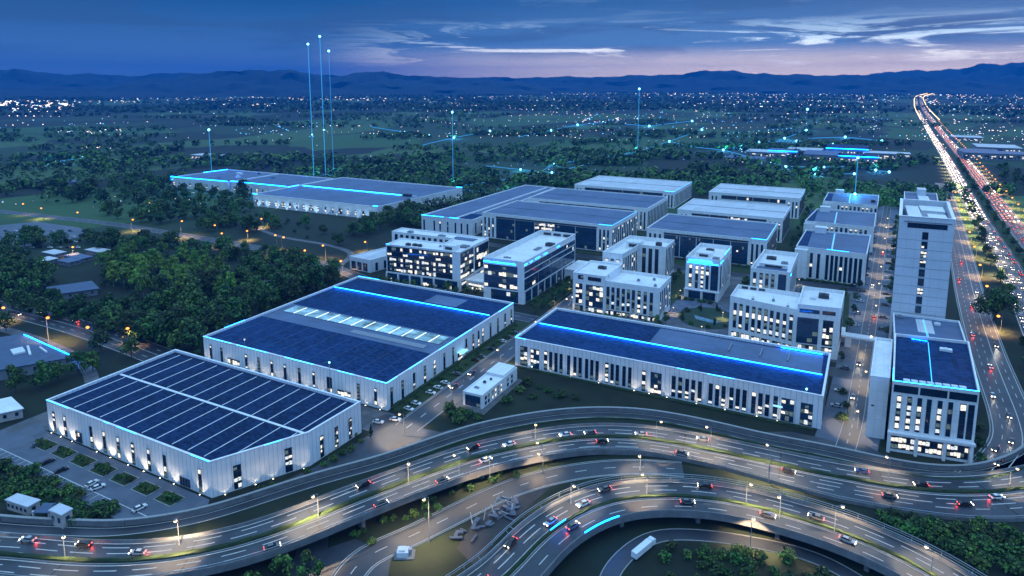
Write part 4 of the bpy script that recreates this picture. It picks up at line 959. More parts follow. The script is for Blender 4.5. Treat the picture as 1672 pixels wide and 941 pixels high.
# laboratory halls G1..G6
def lab(label, x0, x1, y0, y1, h, roof, detail, blue):
    g = Bld('laboratory_hall', label, 'hall', [(x0, y0), (x1, y0), (x1 + .5, y1), (x0 + .5, y1)], h, 'white_wall', roof, .8, pt=.6)
    Lx = x1 - x0
    if detail == 2:
        g.wins(0, (3, 7, 11), 1, 1.6, h - 5, cols=1, rows=6, lit=.15)
        for q in range(5): w_ = (Lx - 27) / 5; g.win(0, 14 + w_ * (q + .5), .6, w_ - .5, h - 4.4, 9, 6, .04, glass='glass_teal', name='curtain_wall')
        g.wins(0, (Lx - 10, Lx - 6.6, Lx - 3.2), 1, 1.6, h - 5, cols=1, rows=6, lit=.15)
        g.box('eave_dark_band', 14, -.3, h - 3.4, Lx - 13, -.01, h - 2.2, 'dark_trim')  # solid dark bar along the front below the roof edge
    else:
        for q in range(4): w_ = (Lx - 26) / 4; g.win(0, 13 + w_ * (q + .5), h - 6.5, w_ - .4, 4.0, 8, 1, .05, glass='glass', name='ribbon_window')
        g.wins(0, (4, 8, Lx - 10, Lx - 6, Lx - 2.6), 1, 1.5, h - 5, cols=1, rows=5, lit=.15)
    g.wins(1, [3 + (y1 - y0 - 6) / 13 * i for i in range(14)], 1.2, 2.6, h - 4.6, cols=1, rows=6, lit=.02)
    g.box('roof_ridge', 1, (y1 - y0) * .52, g.rz + .01, Lx - 1, (y1 - y0) * .52 + .7, g.rz + .25, 'roof_slate')
    if blue: g.led(0, Lx - 11, Lx - .3, h - .5, 'led', .12); g.led(1, .3, (y1 - y0) - 2, h - .5, 'led_soft', .15)
    return g
lab('front left laboratory hall with dark curtain wall and blue lit corner', -295.5, -173.6, 512, 580, 22.6, 'roof_slate', 2, True)
lab('middle left laboratory hall with slate grey roof', -295, -170.5, 604, 676, 21.6, 'roof_slate', 1, False)
lab('rear left laboratory hall with pale roof', -293.5, -175.4, 726, 810, 18.6, 'roof_grey', 1, True)
lab('front right laboratory hall with dark curtain wall and blue lit end', -147.8, -55.8, 523, 590, 21.4, 'roof_slate', 2, True)
lab('middle right laboratory hall with pale grey roof', -144.5, -53.4, 612, 676, 21.8, 'roof_grey', 1, False)
lab('rear right laboratory hall with nearly white roof', -139, -48.8, 728, 795, 21.4, 'roof_grey', 1, False)
# K long low hall, L far halls
K = Bld('long_shed', 'narrow low hall running back beside the laboratory halls, slit windows', 'hall', [(-358.4, 507), (-304.2, 509.4), (-313, 714), (-353, 716)], 15.2, 'panel_wall', 'roof_slate', .9, pt=.8)
K.wins(0, (3, 14, 20.3, 28.4, 36.5, 42.8, 49), 1.5, 1.6, 9.6, cols=1, rows=4, lit=.05); K.wins(1, [6 + 12 * i for i in range(16)], 1.5, 2.2, 10, cols=1, rows=4, lit=.1)
K.box('roof_ridge', 36, 4, K.rz + .01, 37, 202, K.rz + 1.4, 'parapet'); K.box('roof_band', 37.2, 4, K.rz + .02, 52, 30, K.rz + .4, 'roof_blue'); K.led(0, .2, 24, 14.6, 'led', .2); K.led(0, 30, 40, 14.8, 'led', .2)
LH = Bld('far_hall', 'wide far hall beyond the country road with lit windows and a blue roof line', 'hall', [(-600, 525), (-426.5, 528), (-414.5, 671), (-600, 672)], 13.6, 'panel_wall', 'roof_slate', 1.0, pt=.9)
for i in range(17): LH.win(0, 5 + i * 10, 2, 2.2 if i % 4 else 4.5, 5.4, 1 if i % 4 else 3, 2, .65)
LH.wins(1, [8 + 14 * i for i in range(10)], 2, 2.4, 5, cols=1, rows=2, lit=.6)
LH.box('roof_ridge', 3, 74, LH.rz + .01, 170, 75, LH.rz + .6, 'parapet'); LH.box('led_strip', 3, 73.2, LH.rz + .2, 150, 73.9, LH.rz + .6, 'led_core'); LH.unit(160, 72, 9, 5, 2.6, 'dark_trim'); LH.led(0, 0, 6, 12.8, 'led_core', .5, .3); LH.led(0, 168, 173.3, 12.8, 'led_core', .5, .3); LH.led(3, 78, 95, 13, 'led', .3); LH.led(2, 0, 8, 13, 'led', .3)
for i in range(12): uplight(LH, 0, 8 + i * 14, 9000, (.45, .75, 1))
L2 = Bld('far_hall', 'blue edged far hall joined to its neighbour, half hidden by trees', 'hall', [(-698, 577), (-601, 577), (-601, 657), (-697, 657)], 14, 'panel_wall', 'roof_slate', 1.0, pt=.9)
L3 = Bld('far_hall', 'leftmost blue edged far hall with a small step in its roof', 'hall', [(-802, 569), (-699, 573), (-698, 657), (-795, 656)], 14, 'panel_wall', 'roof_slate', 1.0, pt=.9)
L2.led(0, .2, 96, 13.1, 'led', .45); L3.led(0, .2, 103, 13.1, 'led', .45); L3.led(0, 0, 4, 10.5, 'led_core', .5); L3.led(3, 2, 40, 13.2, 'led', .3); L2.wins(0, [6 + 10 * i for i in range(9)], 3, 2.4, 5, cols=1, rows=2, lit=.4); L3.wins(0, [6 + 10 * i for i in range(9)], 3, 2.4, 5, cols=1, rows=2, lit=.4)
L3.unit(60, 60, 8, 5, 3, 'trim'); L3.unit(80, 40, 6, 4, 2.4, 'trim'); L2.unit(20, 50, 5, 4, 2, 'frame')
SB = Bld('annex', 'single storey grey block with planted front left of the dark glazed office', 'annex', [(-332.4, 377), (-311.6, 375), (-304, 410), (-325, 412)], 9.7, 'tower_wall', 'roof_grey', .6)
SB.wins(0, (4, 10, 16), .6, 4.4, 6, cols=3, rows=2, lit=.1); SB.wins(1, (6, 14, 22, 30), .6, 2.4, 6, cols=1, rows=3, lit=.1)
# gatehouse on the works street
GH = Bld('gatehouse', 'small white two storey gatehouse with glazed end beside the works street', 'gatehouse', [(-145, 233.4), (-135.6, 233.8), (-135.2, 266), (-144.8, 266)], 6.4, 'trim', 'roof_white', .35, pt=.3)
GH.win(0, 4.8, .4, 7.4, 5.0, 4, 2, .12, glass='glass_teal', name='glazed_end'); 
for i, y in enumerate((3, 5.6, 9, 11.6, 14.2, 16.8, 23, 27)):
    GH.win(1, y, 3.3, 1.5, 1.6, 1, 1, .95 if 8 < y < 18 else .0); GH.win(1, y, .9, 1.5, 1.6, 1, 1, .95 if 8 < y < 18 else .0)
GH.box('roof_step', .3, 20, GH.rz, 9.3, 32, GH.rz + 1.3, 'roof_white'); GH.unit(4, 12, 1.2, 1.2, .8, 'dark_trim'); GH.unit(5, 16, .9, .9, .7, 'dark_trim'); GH.unit(3.4, 6, 2.2, 1.0, .6, 'frame')
wb = MB(); wb.box(-2.5, -3.5, 0, 12.4, 34, .14); wb.build('plinth', M['paving'], GH.root); GH.box('terrace', -6.5, -2, 0, -2.6, 9, .2, 'paving')
# entrance gate on the avenue
gx, gy = 9.5, 384
EG = thing('entrance_gate', 'white entrance portal with lit passage spanning the avenue', 'gate', (gx, gy, 0))
wb = MB(); wb.box(-8.5, -2, 0, -5.5, 2, 5.4); wb.box(5.5, -2, 0, 10.5, 2, 5.4); wb.build('pillar', M['trim'], EG)
wb = MB(); wb.box(-10.5, -3, 5.42, 12.5, 3, 6.4); wb.build('lintel', M['trim'], EG); wb = MB(); wb.box(-5.4, -.4, 5.28, 5.4, .4, 5.40); wb.build('light_panel', M['lit'], EG)
wb = MB(); wb.box(-24, 4, 0, -9, 14, 4.6); wb.box(-24.5, 3.5, 4.6, -8.6, 14.5, 5.1); wb.build('gate_lodge', M['white_wall'], EG); link('window', window_mesh(12, 2.8, 6, 1, .8, 'glass', 'dark_trim', 1), EG, (-16.5, 3.98, .8))
l = bpy.data.lights.new('gate_lamp', 'POINT'); l.energy = 1500; l.color = (1, .78, .5); l.shadow_soft_size = .5; link('gate_lamp', l, EG, (0, -2, 4.6))
# small buildings at the left
def small(name, label, cat, poly, h, wall, roof, nwin=4, lit=0.0, overhang=.4):
    o = poly[0]; r = thing(name, label, cat, (o[0], o[1], 0)); P = [(x - o[0], y - o[1]) for x, y in poly]
    b = MB(); b.prism(P, 0, h, cap=True); b.build('wall', M[wall], r)
    c = (sum(p[0] for p in P) / 4, sum(p[1] for p in P) / 4)
    Q = [(c[0] + (x - c[0]) * (1 + overhang / 4), c[1] + (y - c[1]) * (1 + overhang / 4)) for x, y in P]
    b = MB(); b.prism(Q, h + .004, h + .35); b.build('roof', M[roof], r)
    for k in (0, 1):
        a, e = Vector(P[k]), Vector(P[(k + 1) % 4]); d = (e - a); L = d.length; d.normalize(); m = max(1, int(nwin * L / (Vector(P[1]) - Vector(P[0])).length))
        for i in range(m):
            p = a + d * (L * (i + .5) / m) + Vector((d.y, -d.x)) * .004
            link('window', window_mesh(min(1.3, L / m * .6), h * .42, 1, 1, lit, 'glass', 'frame', i), r, (p.x, p.y, h * .34), math.atan2(d.y, d.x))
    return r
small('gate_cottage', 'larger of two pale flat roofed huts by the bottom left wall', 'hut', [G(12, 832, 0), G(46, 843, 0), G(66, 832, 0), G(31, 822, 0)], 3.2, 'cream', 'roof_grey', 5)
small('gate_cottage', 'smaller of two pale flat roofed huts by the bottom left wall', 'hut', [G(83, 856, 0), G(103, 864, 0), G(120, 853, 0), G(100, 845, 0)], 4.6, 'cream', 'roof_grey', 2)
aw = thing('awning', 'dark awning between the two pale huts at the bottom left', 'awning', (*G(64, 853), 0))
wb = MB(); wb.obox(0, 3, 3.0, 6.4, 5, .25, .45); wb.build('canopy', M['roof_dark_metal'], aw)
for dx, dy in ((-3, 0), (2.2, 2), (-3.6, 4), (2, 5)): wb = MB(); wb.box(dx - .25, dy - .25, 0, dx + .25, dy + .25, 3.0); wb.build('post', M['trim'], aw)
small('low_hall', 'low blue roofed hall with a lit edge at the left border', 'hall', [(-410, 152), (-352, 152), (-336, 178), (-390, 184)], 5.2, 'far_wall', 'roof_dark_metal', 6, .1, .1)
wb = MB(); wb.obox(-362, 180.8, 5.3, 54, .4, .4, -.09); lo_ = wb.build('led_strip', M['led']); tag(lo_, 'blue light line along the low roofed hall at the left border', 'light strip')
rc = thing('roof_plant', 'white pipework and ducts on the low blue roofed hall', 'roof plant', (-362, 172, 5.6))
wb = MB(); wb.obox(0, 0, 0, 14, 1, .8, -.4); wb.obox(5, 4, 0, 10, .8, .7, -.2); wb.obox(-4, -3, 0, 8, 5, .9, -.3); wb.build('duct', M['trim'], rc)
small('shed', 'small white roofed shed at the left edge before the warehouse', 'shed', [(-322, 134), (-307, 132), (-303, 139), (-318, 142)], 4.0, 'cream', 'roof_white', 5)
small('shed', 'long blue roofed open shed among the trees', 'shed', [G(88, 492), G(160, 482), G(148, 470), G(80, 480)], 4.2, 'far_wall', 'roof_dark_metal', 4)
small('shed', 'small pale roofed shed deep in the left wood', 'shed', [G(422, 470), G(452, 468), G(448, 458), G(420, 460)], 4.2, 'far_wall', 'roof_grey', 3)
small('shed', 'square dark roofed pavilion in the left wood', 'shed', [G(432, 462), G(452, 458), G(446, 451), G(428, 454)], 4.6, 'far_wall', 'roof_dark_metal', 2)
for q, (px, py, wd) in enumerate([(70, 418, 16), (105, 424, 22), (140, 414, 18), (95, 432, 14), (60, 430, 12)]):
    x, y = G(px, py); small('glasshouse', ['left of five', 'second of five', 'rear right of five', 'front right of five', 'front left of five'][q] + ' low grey roofed sheds in the clearing', 'shed', [(x, y), (x + wd, y), (x + wd, y + 9), (x, y + 9)], 3, 'far_wall', 'roof_slate' if q % 2 else 'roof_grey', 4)

# ------------------------------------------------------------------ trees and shrubs
def crown_mesh(seed, h, wdt, base, nq, size, mats, kind='round'):
    """leaf clumps spread through several lobes: gaps, uneven outline"""
    rnd = random.Random(seed); b = MB()
    lobes = []
    nl = rnd.randint(8, 11) if kind != 'tall' else 7
    for i in range(nl):
        a = rnd.uniform(0, 6.283); t = i / (nl - 1)
        z = base + (h - base) * (.18 + .68 * t)
        if kind == 'tall': rr = wdt * .5 * (.55 - .3 * abs(t - .4)); q = rnd.uniform(.1, .45) * wdt * .4
        elif kind == 'cone': rr = wdt * .5 * (1.05 - t) * .8; q = rnd.uniform(0, .3) * wdt * .4 * (1 - t)
        else: rr = wdt * rnd.uniform(.20, .31) * (1.1 - .5 * abs(t - .35)); q = wdt * .34 * math.sqrt(max(0, 1 - (t * 1.15 - .25) ** 2)) * rnd.uniform(.5, 1.1)
        lobes.append((q * math.cos(a), q * math.sin(a), z, rr, rr * rnd.uniform(.6, .85)))
    for i in range(nq):
        lx, ly, lz, rr, rz = lobes[rnd.randrange(nl)]
        while True:
            d = Vector((rnd.gauss(0, 1), rnd.gauss(0, 1), rnd.gauss(.25, 1)))
            if d.length > .1: break
        d.normalize(); q = rnd.uniform(.55, 1.08)
        c = Vector((lx + d.x * rr * q, ly + d.y * rr * q, lz + d.z * rz * q))
        nrm = (d + Vector((rnd.uniform(-.7, .7), rnd.uniform(-.7, .7), rnd.uniform(-.2, .9)))).normalized()
        u = nrm.orthogonal().normalized(); v = nrm.cross(u); a = rnd.uniform(0, 6.28)
        u, v = u * math.cos(a) + v * math.sin(a), v * math.cos(a) - u * math.sin(a)
        s = size * rnd.uniform(.6, 1.35); s2 = s * rnd.uniform(.5, .9)
        m = 0 if rnd.random() < .55 else 1
        b.quad(tuple(c - u * s), tuple(c - v * s2 + nrm * s * .2), tuple(c + u * s), tuple(c + v * s2 + nrm * s * .15), m)
    return b.mesh('crown', mats), lobes
def trunk_mesh(seed, h, base, lobes, r, m):
    rnd = random.Random(seed); b = MB()
    b.tube((0, 0, -.3), (rnd.uniform(-.2, .2), rnd.uniform(-.2, .2), base + (h - base) * .35), r, r * .55, 7)
    for lx, ly, lz, rr, rz in lobes[:6]:
        b.tube((0, 0, base * .8), (lx, ly, lz), r * .4, r * .12, 5)
    return b.mesh('trunk', m)
TREE = {}
def make_kind(k, n, h, wdt, base, nq, size, mats, bark, shape, r):
    TREE[k] = []
    for i in range(n):
        hh = h * (.85 + .3 * i / max(1, n - 1)); cm, lb = crown_mesh(k + str(i), hh, wdt * (.9 + .2 * ((i * 7) % n) / n), base, nq, size, mats, shape)
        TREE[k].append((cm, trunk_mesh(k + str(i), hh, base, lb, r, bark)))
make_kind('broadleaf', 5, 15, 13.5, 3.2, 900, .72, [M['leaf_a'], M['leaf_b']], M['bark'], 'round', .38)
make_kind('light', 4, 17, 9.5, 5.5, 620, .62, [M['leaf_b'], M['leaf_c']], M['bark_pale'], 'round', .26)
make_kind('small', 3, 6.5, 5.2, 1.6, 360, .42, [M['leaf_a'], M['leaf_b']], M['bark'], 'round', .14)
make_kind('cone', 2, 7, 3.0, .7, 320, .34, [M['leaf_a'], M['leaf_a']], M['bark'], 'cone', .12)
make_kind('big', 1, 23, 27, 5.5, 2400, .8, [M['leaf_a'], M['leaf_b']], M['bark'], 'round', 1.0)
SHRUB = [crown_mesh('s%d' % i, 2.4, 4.2, .1, 260, .36, [M['leaf_a'], M['leaf_b']])[0] for i in range(3)]
_rt = random.Random(11)
NT_ = [0]
def tree(kind, x, y, label, group, s=1.0, name=None):
    cm, tm = TREE[kind][_rt.randrange(len(TREE[kind]))]
    r = thing(name or {'broadleaf': 'broadleaf_tree', 'light': 'birch_tree', 'small': 'street_tree', 'cone': 'conifer_tree', 'big': 'broadleaf_tree'}[kind], label, 'tree', (x, y, 0), _rt.uniform(0, 6.28), group)
    f = s * _rt.uniform(.85, 1.15); r.scale = (f, f, f * _rt.uniform(.9, 1.12))
    link('crown', cm, r); link('trunk', tm, r); NT_[0] += 1
def shrub(x, y, label, group, s=1.0):
    o = link('shrub', SHRUB[_rt.randrange(3)], None, (x, y, 0), _rt.uniform(0, 6.28)); f = s * _rt.uniform(.75, 1.25)
    o.scale = (f, f, f * _rt.uniform(.8, 1.1)); tag(o, label, 'shrub', group)
def inside(p, poly):
    c = False; n = len(poly)
    for i in range(n):
        (x0, y0), (x1, y1) = poly[i], poly[i - 1]
        if (y0 > p[1]) != (y1 > p[1]) and p[0] < (x1 - x0) * (p[1] - y0) / (y1 - y0) + x0: c = not c
    return c
PLACED = []
def scatter(poly, n, gap, avoid=(), rnd=_rt):
    xs = [p[0] for p in poly]; ys = [p[1] for p in poly]; out = []; tries = 0
    while len(out) < n and tries < n * 60:
        tries += 1
        p = (rnd.uniform(min(xs), max(xs)), rnd.uniform(min(ys), max(ys)))
        if not inside(p, poly) or any(inside(p, a) for a in avoid): continue
        if any((p[0] - q[0]) ** 2 + (p[1] - q[1]) ** 2 < gap * gap for q in PLACED[-400:]): continue
        PLACED.append(p); out.append(p)
    return out
def gp(*pts): return [G(*p) for p in pts]
CLEAR = gp((30, 405), (160, 400), (200, 425), (160, 445), (60, 445))
CLEAR2 = gp((75, 500), (165, 488), (240, 500), (220, 520), (120, 510))
# the wood left of the big warehouse, its light green rows, and the belts round it
for x, y in scatter(gp((225, 545), (330, 590), (335, 560), (560, 462), (520, 440), (430, 440), (330, 470), (240, 500)), 60, 7.5, (CLEAR,)):
    tree('broadleaf', x, y, 'dark broadleaf tree in the wood behind the big warehouse', 'trees of the wood behind the big warehouse')
for x, y in scatter(gp((150, 455), (200, 425), (330, 440), (420, 480), (330, 505), (200, 490)), 44, 6.2, (CLEAR,)):
    tree('light', x, y, 'slim light green tree in the bright rows of the left wood', 'light green trees in the left wood')
for x, y in scatter(gp((-40, 400), (40, 415), (90, 455), (75, 500), (30, 520), (-60, 510)), 30, 9, (CLEAR,)):
    tree('broadleaf', x, y, 'dark broadleaf tree in the dense clump at the left border', 'trees of the clump at the left border')
for x, y in scatter(gp((150, 400), (250, 392), (480, 425), (540, 440), (420, 437), (250, 425)), 30, 7, (CLEAR,)):
    tree('broadleaf', x, y, 'broadleaf tree along the near side of the country road', 'trees along the country road', .75)
for x, y in scatter(gp((150, 345), (300, 335), (420, 345), (560, 385), (560, 410), (450, 385), (300, 372), (180, 358)), 34, 9):
    tree('broadleaf', x, y, 'broadleaf tree between the country road and the far halls', 'trees beyond the country road', .85)
for x, y in scatter(gp((90, 300), (280, 292), (400, 312), (400, 342), (230, 340), (80, 330)), 44, 12):
    tree('broadleaf', x, y, 'broadleaf tree in the wood in front of the far blue edged halls', 'trees before the far halls', 1.15)
for x, y in scatter(gp((560, 385), (600, 372), (690, 340), (690, 372), (640, 372), (610, 395)), 22, 8):
    tree('broadleaf', x, y, 'broadleaf tree between the far halls and the narrow low hall', 'trees beside the narrow low hall', .9)
for x, y in scatter(gp((60, 508), (150, 500), (240, 515), (330, 590), (250, 568), (150, 538), (60, 516)), 26, 6, (CLEAR2,)):
    tree('broadleaf', x, y, 'tree in the belt between the blue shed and the side road', 'trees between blue shed and side road', .8)
for x, y in scatter(gp((0, 385), (120, 395), (220, 390), (230, 420), (200, 470), (160, 455), (190, 425), (150, 398), (40, 408)), 24, 7, (CLEAR2,)):
    tree('broadleaf', x, y, 'tree in the belt round the clearing with the grey sheds', 'trees round the clearing', .8)
for x, y in scatter(gp((240, 360), (420, 372), (420, 383), (240, 372)), 12, 7):
    tree('broadleaf', x, y, 'tree on the far verge of the country road', 'trees on the far verge of the country road', .8)
for (px, py), l in (((152, 606), 'tree between the low blue roofed hall and the nearest warehouse, rightmost of its row'), ((128, 612), 'second tree from the right in the row behind the nearest warehouse'), ((95, 622), 'middle tree of the row behind the nearest warehouse'), ((70, 632), 'second tree from the left in the row behind the nearest warehouse'), ((25, 640), 'leftmost tree of the row behind the nearest warehouse'), ((10, 540), 'round tree under the lamp at the left border'), ((165, 575), 'bushy tree beside the right lamp of the side road'), ((215, 585), 'bushy tree behind the far corner of the nearest warehouse')):
    tree('broadleaf', *G(px, py), l, None, .72)
for x, y in scatter(gp((400, 925), (520, 925), (540, 985), (400, 985)), 9, 4):
    tree('small', x, y, 'bushy tree below the viaduct at the bottom edge', 'trees below the viaduct', .9)
# avenue, highway
for q, t in enumerate([i / 15 for i in range(16)]):
    i = int((.16 + .7 * t) * (len(AF) - 1)); x, y, z, nx, ny = AF[i]
    for sd, o in (('left', 9.6), ('right', -9.2)):
        if _rt.random() < .85 and not (abs(y - 384) < 16): tree('small', x + nx * o, y + ny * o, 'small street tree on the %s side of the avenue' % ('lab' if sd == 'left' else 'tower'), 'street trees of the avenue', .9)
tree('big', *G(1624, 524), 'huge spreading tree between service road and highway', None, .92)
for i in range(24):
    y = 345 + i * 26 + _rt.uniform(-6, 6)
    if abs(y - 468) < 26: continue
    x = 80 + (y - 330) * .058 + _rt.uniform(-1.5, 5)
    tree('broadleaf' if i % 3 else 'small', x, y, 'dark tree in the strip between service road and highway', 'trees between service road and highway', .62 if i % 3 else 1.1)
for i in range(26):
    j = 18 + i * 3; x, y, z, nx, ny = HF[j]
    tree('broadleaf', x - nx * (20.5 + _rt.uniform(-1, 1)), y - ny * (20.5), 'tree on the grass median of the highway', 'trees on the highway median', .5)
for i, (x, y) in enumerate(scatter([(158, 560), (172, 560), (215, 1300), (185, 1300)], 20, 11)):
    tree('broadleaf', x, y, 'tree along the outer edge of the highway', 'trees along the outer edge of the highway', .8)
# campus greenery
for x, y in [(-176 + 1.5 * math.sin(k * 3), 352 + k * 9.5) for k in range(14)]:
    tree('small', x + 9, y, 'small tree beside the works street by the glazed office', 'small trees along the works street', .8)
for (x, y) in ((-78, 400), (-66, 380), (-60, 399), (-84, 378), (-70, 408)):
    tree('cone', x, y, 'dark conical tree on the round garden lawn', 'conical trees on the garden lawn', .9)
for x, y in ((-96, 366), (-92, 372), (-104, 412), (-58, 430), (-60, 446), (-60, 462), (-26, 408), (-20, 414), (-12, 406), (-20, 430), (-8, 440), (-4, 452), (-18, 460), (-2, 470)):
    tree('small', x, y, 'small tree on the lawns between the office cubes', 'small trees between office blocks', 1.05)
for y in range(530, 800, 17):
    tree('small', -42 + _rt.uniform(-3, 2), y, 'tree in the row between laboratory halls and avenue blocks', 'trees between laboratory halls and avenue blocks', 1.0)
tree('cone', *G(606, 717), 'little conical tree on the corner bed of the nearest warehouse', None, .75)
for x, y in ((2, 295), (3, 308), (1.5, 322), (48.5, 285), (49.5, 298), (50.5, 312), (51, 326)):
    shrub(x, y, 'shrub at the foot of the white buildings near the drive', 'shrubs near the drive', 1.1)
for k in range(18):
    shrub(-166.5 + _rt.uniform(-2, 2), 217 + k * 6.6, 'low shrub between parked cars beside the big warehouse', 'shrubs beside the big warehouse', .7)
for k in range(7):
    for q in range(3): shrub(-274.2 + k * 12.2 + q * 2.7, 131 + _rt.uniform(-.8, .8), 'dark shrub in the beds before the nearest warehouse', 'shrubs in the warehouse beds', .85)
for px, py in ((580, 712), (590, 722), (575, 735), (560, 742), (545, 752), (530, 760), (500, 772), (430, 800), (445, 795)):
    shrub(*G(px, py), 'low shrub along the right side of the nearest warehouse', 'shrubs beside the nearest warehouse', .7)
for px, py in ((735, 668), (752, 676), (765, 680), (738, 680), (750, 690), (780, 684), (850, 640), (862, 628), (880, 634), (895, 640), (915, 648), (940, 652), (828, 658), (870, 650)):
    shrub(*G(px, py), 'dark shrub on the grass round the gatehouse', 'shrubs round the gatehouse', 1.1)
for x, y in scatter(gp((-40, 748), (5, 748), (215, 851), (125, 850), (-40, 806)), 46, 2.0):
    shrub(x, y, 'dark shrub on the bank below the warehouse yard', 'shrubs below the warehouse yard', 1.2)
for x, y in scatter(gp((1420, 842), (1672, 870), (1690, 950), (1600, 935), (1500, 880)), 40, 2.8):
    shrub(x, y, 'dark shrub in the wedge between ramp and expressway', 'shrubs between ramp and expressway', 1.3)
for x, y in scatter(gp((1085, 890), (1200, 892), (1290, 915), (1370, 945), (1300, 985), (1060, 985)), 34, 2.4):
    shrub(x, y, 'dark shrub on the grass inside the loop ramp', 'shrubs inside the loop', 1.1)
for x, y in scatter(gp((560, 880), (700, 815), (800, 775), (900, 750), (890, 765), (800, 795), (720, 835), (600, 890)), 22, 2.4):
    shrub(x, y, 'dark shrub on the slope beside the viaduct', 'shrubs beside the viaduct', .7)

# hedges and extra trees on the campus
def hedge_line(pts, label, w_=.9, h=1.1):
    f = frames(smooth(pts, 2.5)); b = MB(); hedge_sweep(b, f, 0.0, w_, h); tag(b.build('hedge', M['hedge']), label, 'hedge')
hedge_line([(-147.4, 345), (-147.2, 366)], 'clipped hedge at the end of the long hall by the works street')
hedge_line([(-163.4, 366), (-163.4, 478)], 'clipped hedge along the works street below the column office')
hedge_line([(-150.6, 404), (-150.6, 478)], 'clipped hedge on the office side of the works street')
hedge_line([(-170.5, 216), (-170.5, 270)], 'low hedge at the foot of the big warehouse'); hedge_line([(-170.5, 276), (-170.5, 331)], 'low hedge at the rear foot of the big warehouse')
hedge_line([(-148.6, 279), (-60, 279.3), (-8, 280.4)], 'long low hedge at the foot of the long hall', .7, .8)
for x, y in [(-167 + (k % 2) * 2.5, 366 + k * 8.2) for k in range(14)] + [(-236 + k * 7, 362 + .5 * k) for k in range(8)] + [(-288 + k * 7, 357) for k in range(7)] + [(-124 + k * 8, 357) for k in range(5)] + [(-108, 408 + k * 9) for k in range(8)] + [(-62, 425 + k * 10) for k in range(6)]:
    tree('small', x, y, 'small rounded tree among the office blocks', 'small trees among the office blocks', 1.0)
for x, y in [(-288 + k * 5, 359.6) for k in range(12)] + [(-147 + k * 5.2, 364.5 + .05 * k) for k in range(9)] + [(-56 + k * 5, 355 - .3 * k) for k in range(10)] + [(-96 + k * 4, 420.5) for k in range(6)] + [(-176.5, 366 + k * 5.5) for k in range(14)] + [(gc[0] + 15 * math.cos(k * .7), gc[1] + 16.5 * math.sin(k * .7)) for k in range(9)] + [(-34 + k * 4.6, 502.5) for k in range(9)] + [(-140 + k * 6, 517) for k in range(13)]:
    shrub(x + _rt.uniform(-.8, .8), y + _rt.uniform(-.5, .5), 'rounded shrub in the beds round the office blocks', 'shrubs round the office blocks', .8)
print('trees', NT_[0])

# woods too far to count: one mass of leaf clumps
def wood(name, label, pts, seed, mats, hs=(8, 13), nq=26, size=2.2):
    rnd = random.Random(seed); b = MB()
    for x, y in pts:
        h = rnd.uniform(*hs); w_ = h * rnd.uniform(.38, .6); m = 0 if rnd.random() < .6 else 1
        for i in range(nq):
            d = Vector((rnd.gauss(0, 1), rnd.gauss(0, 1), rnd.gauss(.2, 1))).normalized(); q = rnd.uniform(.7, 1.1)
            c = Vector((x + d.x * w_ * q, y + d.y * w_ * q, max(1, h * .55 + d.z * h * .45 * q)))
            nrm = (d + Vector((rnd.uniform(-.6, .6), rnd.uniform(-.6, .6), rnd.uniform(-.1, .8)))).normalized()
            u = nrm.orthogonal().normalized() * size * rnd.uniform(.6, 1.3); v = nrm.cross(u) * rnd.uniform(.6, 1)
            b.quad(tuple(c - u), tuple(c - v), tuple(c + u), tuple(c + v), m if rnd.random() < .8 else 1 - m)
    tag(b.build(name, mats), label, 'wood', kind='stuff')
_rw = random.Random(5)
BUILT = [[(-810, 560), (-410, 515), (-400, 690), (-810, 670)], [(-370, 500), (-40, 500), (-20, 820), (-370, 820)], [(-300, 330), (40, 330), (100, 820), (-300, 820)]]
def clump(poly, n):
    xs = [p[0] for p in poly]; ys = [p[1] for p in poly]; out = []
    for _ in range(n * 30):
        if len(out) >= n: break
        p = (_rw.uniform(min(xs), max(xs)), _rw.uniform(min(ys), max(ys)))
        if inside(p, poly) and not any(inside(p, a) for a in BUILT): out.append(p)
    return out
pts = clump([(-330, 815), (60, 815), (110, 980), (-60, 1010), (-330, 960)], 95) + clump([(-30, 800), (70, 690), (95, 900), (60, 1000)], 70)
wood('woodland', 'olive green tree belt right behind the campus halls', pts, 1, [M['leaf_b'], M['leaf_a']], (8, 14), 46, 1.5)
pts = clump([(-1300, 420), (-800, 420), (-620, 420), (-560, 500), (-830, 560), (-900, 700), (-1300, 640)], 130) + clump([(-830, 680), (-380, 690), (-340, 830), (-900, 800)], 80) + clump([(-410, 520), (-365, 510), (-358, 720), (-400, 690)], 40)
wood('woodland', 'dark wood round the far blue edged halls on the left', pts, 2, [M['leaf_a'], M['leaf_b']], (9, 16), 46, 1.7)
pts = clump(gp((225, 545), (330, 590), (335, 560), (560, 462), (520, 440), (430, 440), (330, 470), (240, 500)), 150) + clump(gp((150, 455), (200, 425), (330, 440), (420, 480), (330, 505), (200, 490)), 90) + clump(gp((-60, 395), (60, 412), (90, 455), (75, 500), (30, 520), (-80, 510)), 110) + clump(gp((150, 400), (250, 392), (480, 425), (540, 440), (420, 437), (250, 425)), 70) + clump(gp((150, 345), (300, 335), (420, 345), (560, 385), (560, 402), (450, 380), (300, 368), (180, 355)), 60) + clump(gp((60, 508), (150, 500), (240, 515), (330, 590), (250, 568), (150, 538), (60, 516)), 60) + clump(gp((0, 385), (120, 395), (220, 390), (230, 420), (200, 470), (160, 455), (190, 425), (150, 398), (40, 408)), 50) + clump(gp((90, 300), (280, 292), (400, 312), (400, 342), (230, 340), (80, 330)), 110)
wood('undergrowth', 'dark undergrowth filling the left wood between its trees', pts, 6, [M['leaf_a'], M['leaf_a']], (2, 5), 34, 1.0)
pts = clump([(165, 520), (420, 480), (700, 900), (560, 1300), (215, 1250)], 420)
